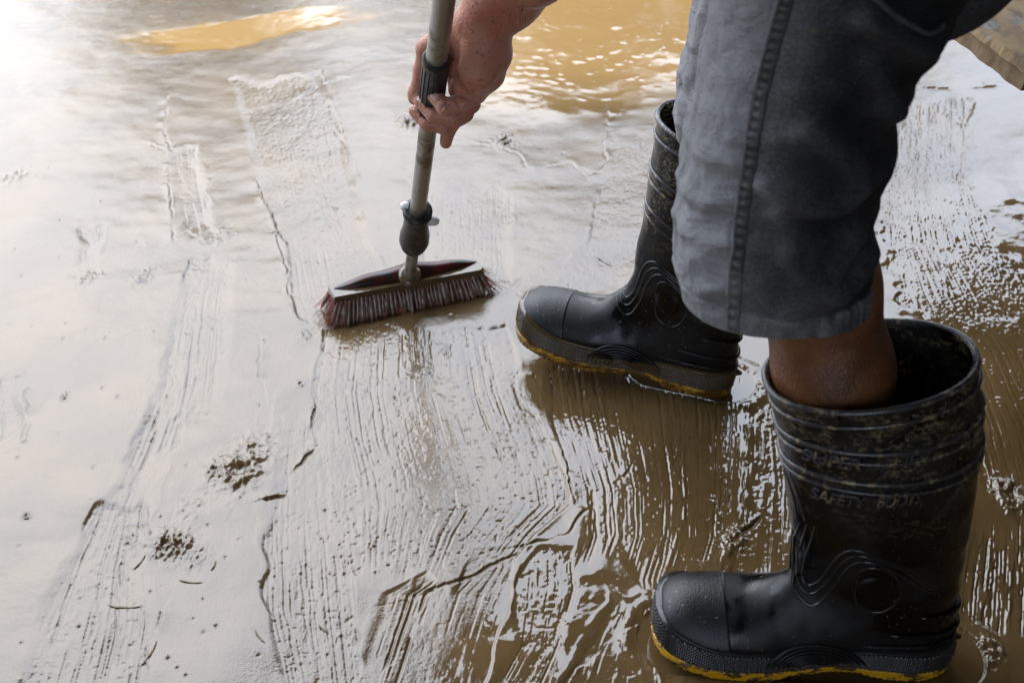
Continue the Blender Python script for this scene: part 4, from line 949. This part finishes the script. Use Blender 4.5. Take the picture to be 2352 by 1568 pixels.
# dark red fin that swells towards the socket
Vf = []; Ff = []; nx_, ny_ = 50, 13
for i in range(nx_):
    x = -1+2*i/(nx_-1); w2 = .0150*(1-x*x)**.62+.0004; hh3 = .0165*(1-abs(x)**1.8)*(1+.12*math.sin(x*9+1))+.001
    for j in range(ny_):
        a = math.pi*j/(ny_-1); Vf.append(bp(x*.114+.000, .004+w2*math.cos(a), .007+hh3*math.sin(a)**.8))
for i in range(nx_-1):
    for j in range(ny_-1): a = i*ny_+j; Ff.append((a, a+1, a+ny_+1, a+ny_))
mesh_obj('red_fin', Vf, Ff, M_red, broom)
sk = bp(.004, .004, .010)
mesh_obj('handle_socket', *tube(np.array([sk, sk+(poleB+pd*.02-sk)*.6, poleB+pd*.030, poleB+pd*.038, poleB+pd*.0385]), [.018, .016, .0155, .0165, .011], 24), M_mudc, broom)
# bristles: mud-caked tufts, red strands between and round them
tf = []; rt_ = np.random.default_rng(11)
for i in range(37):
    for j in range(5):
        x = -BL/2+.004+(BL-.008)*(i+.5*(j % 2))/36.5; y = -.0195+.0092*j
        sx = (x/(BL/2))**3*.018+rt_.normal()*.0016; sy = (y/.02)*.013+rt_.normal()*.0025
        z1 = -bc[2]-.0015+.0035*rt_.random()+(-x*bdir[2])
        P = np.array([bp(x, y, -.002), bp(x+sx*.3, y+sy*.3, z1*.35), bp(x+sx*.7, y+sy*.7, z1*.7), bp(x+sx, y+sy, z1)])
        s_ = rt_.uniform(.6, 1.2); tf.append(tube(spline(P, 7), np.array([.0018,.0030,.0034,.0044,.0040,.0036,.0012])*s_*(1+.25*rt_.normal(size=7)), 7))
M_tuft = mat('mud_clogged_bristle', (.20,.135,.10), .09, IOR=1.7)
tu = mesh_obj('muddy_tufts', *merge(tf), M_tuft, broom); tu['kind'] = 'stuff'
bs = []
for i in range(800):
    x = rt_.uniform(-BL/2+.001, BL/2-.001); edge_ = rt_.random(); y = rt_.choice([-1, 1], p=[.72, .28])*.0185+rt_.normal()*.0012 if edge_ < .65 else rt_.uniform(-.019, .019)
    if rt_.random() < .16: x = rt_.choice([-1, 1])*BL/2*rt_.uniform(.93, 1.0)
    sx = np.sign(x)*abs(x/(BL/2))**4*rt_.uniform(.006, .034)+rt_.normal()*.0028; sy = (y/.02)*rt_.uniform(.006, .017)+rt_.normal()*.002
    z1 = -bc[2]-x*bdir[2]+rt_.uniform(-.001, .005)
    P = np.array([bp(x, y, -.003), bp(x+sx*.25, y+sy*.25, z1*.4), bp(x+sx*.65, y+sy*.65, z1*.75), bp(x+sx+rt_.normal()*.001, y+sy, z1)])
    bs.append(tube(P, np.array([.00045, .00045, .0004, .0003]), 3, caps=False))
br_ = mesh_obj('bristles', *merge(bs), M_bri, broom); br_['kind'] = 'stuff'

# ------------------------------------------------------------------ scraps lying in the mud
def blade(a, b, L_, ang, wd, m, name, label, cat, group, curl=.15):
    c_ = G(a, b); P = []; n = 9
    for i in range(n):
        t_ = (i/(n-1)-.5)*L_; q = ang+curl*(i/(n-1)-.5)*2; x = c_[0]+t_*math.cos(q); y = c_[1]+t_*math.sin(q); P.append((x, y, ground_z(x, y)+.0006+.0005*math.sin(i)))
    P = np.array(P); w2 = np.array([max(math.sin(math.pi*(i+.15)/(n-.7)), .04)**.8 for i in range(n)])*wd*.62; V, F = tube(P, w2, 6)
    cz = np.repeat(P[:, 2], 6); V[:, 2] = cz+(V[:, 2]-cz)*.45
    o = mesh_obj(name, V-c_, F, m); o.location = c_; tag(o, label, cat, group); return o
gl_ = 'leaf scraps lying on the mud'
for a, b, L_, an, wd, lab in ((436,1336,.030,-.15,.0022,'thin olive leaf blade lying just below the smaller clod pair'),(492,1298,.016,1.4,.0024,'short brown leaf scrap right of the smaller clod pair'),(322,1290,.026,1.2,.0022,'upright brown leaf scrap on the left sweep edge'),
        (285,1393,.042,-.05,.0024,'long straw blade lying across the lower left sweep marks'),(594,1462,.024,-.9,.0020,'slanting brown leaf blade near the bottom left of centre'),(345,1500,.036,1.3,.0026,'brown leaf strip standing on edge at the bottom left'),
        (740,1440,.018,-.7,.0022,'small leaf scrap below the notch in the mud edge'),(1145,752,.030,.3,.0014,'dark twig lying left of the far boot toe'),(1385,600,.040,-.9,.0016,'thin bent twig lying above the far boot instep')):
    tw = 'twig' in lab
    blade(a, b, L_, an, wd, M_twig if tw else M_straw, 'twig' if tw else 'leaf_scrap', lab, 'twig' if tw else 'leaf', None if tw else gl_)
bpy.context.view_layer.update()
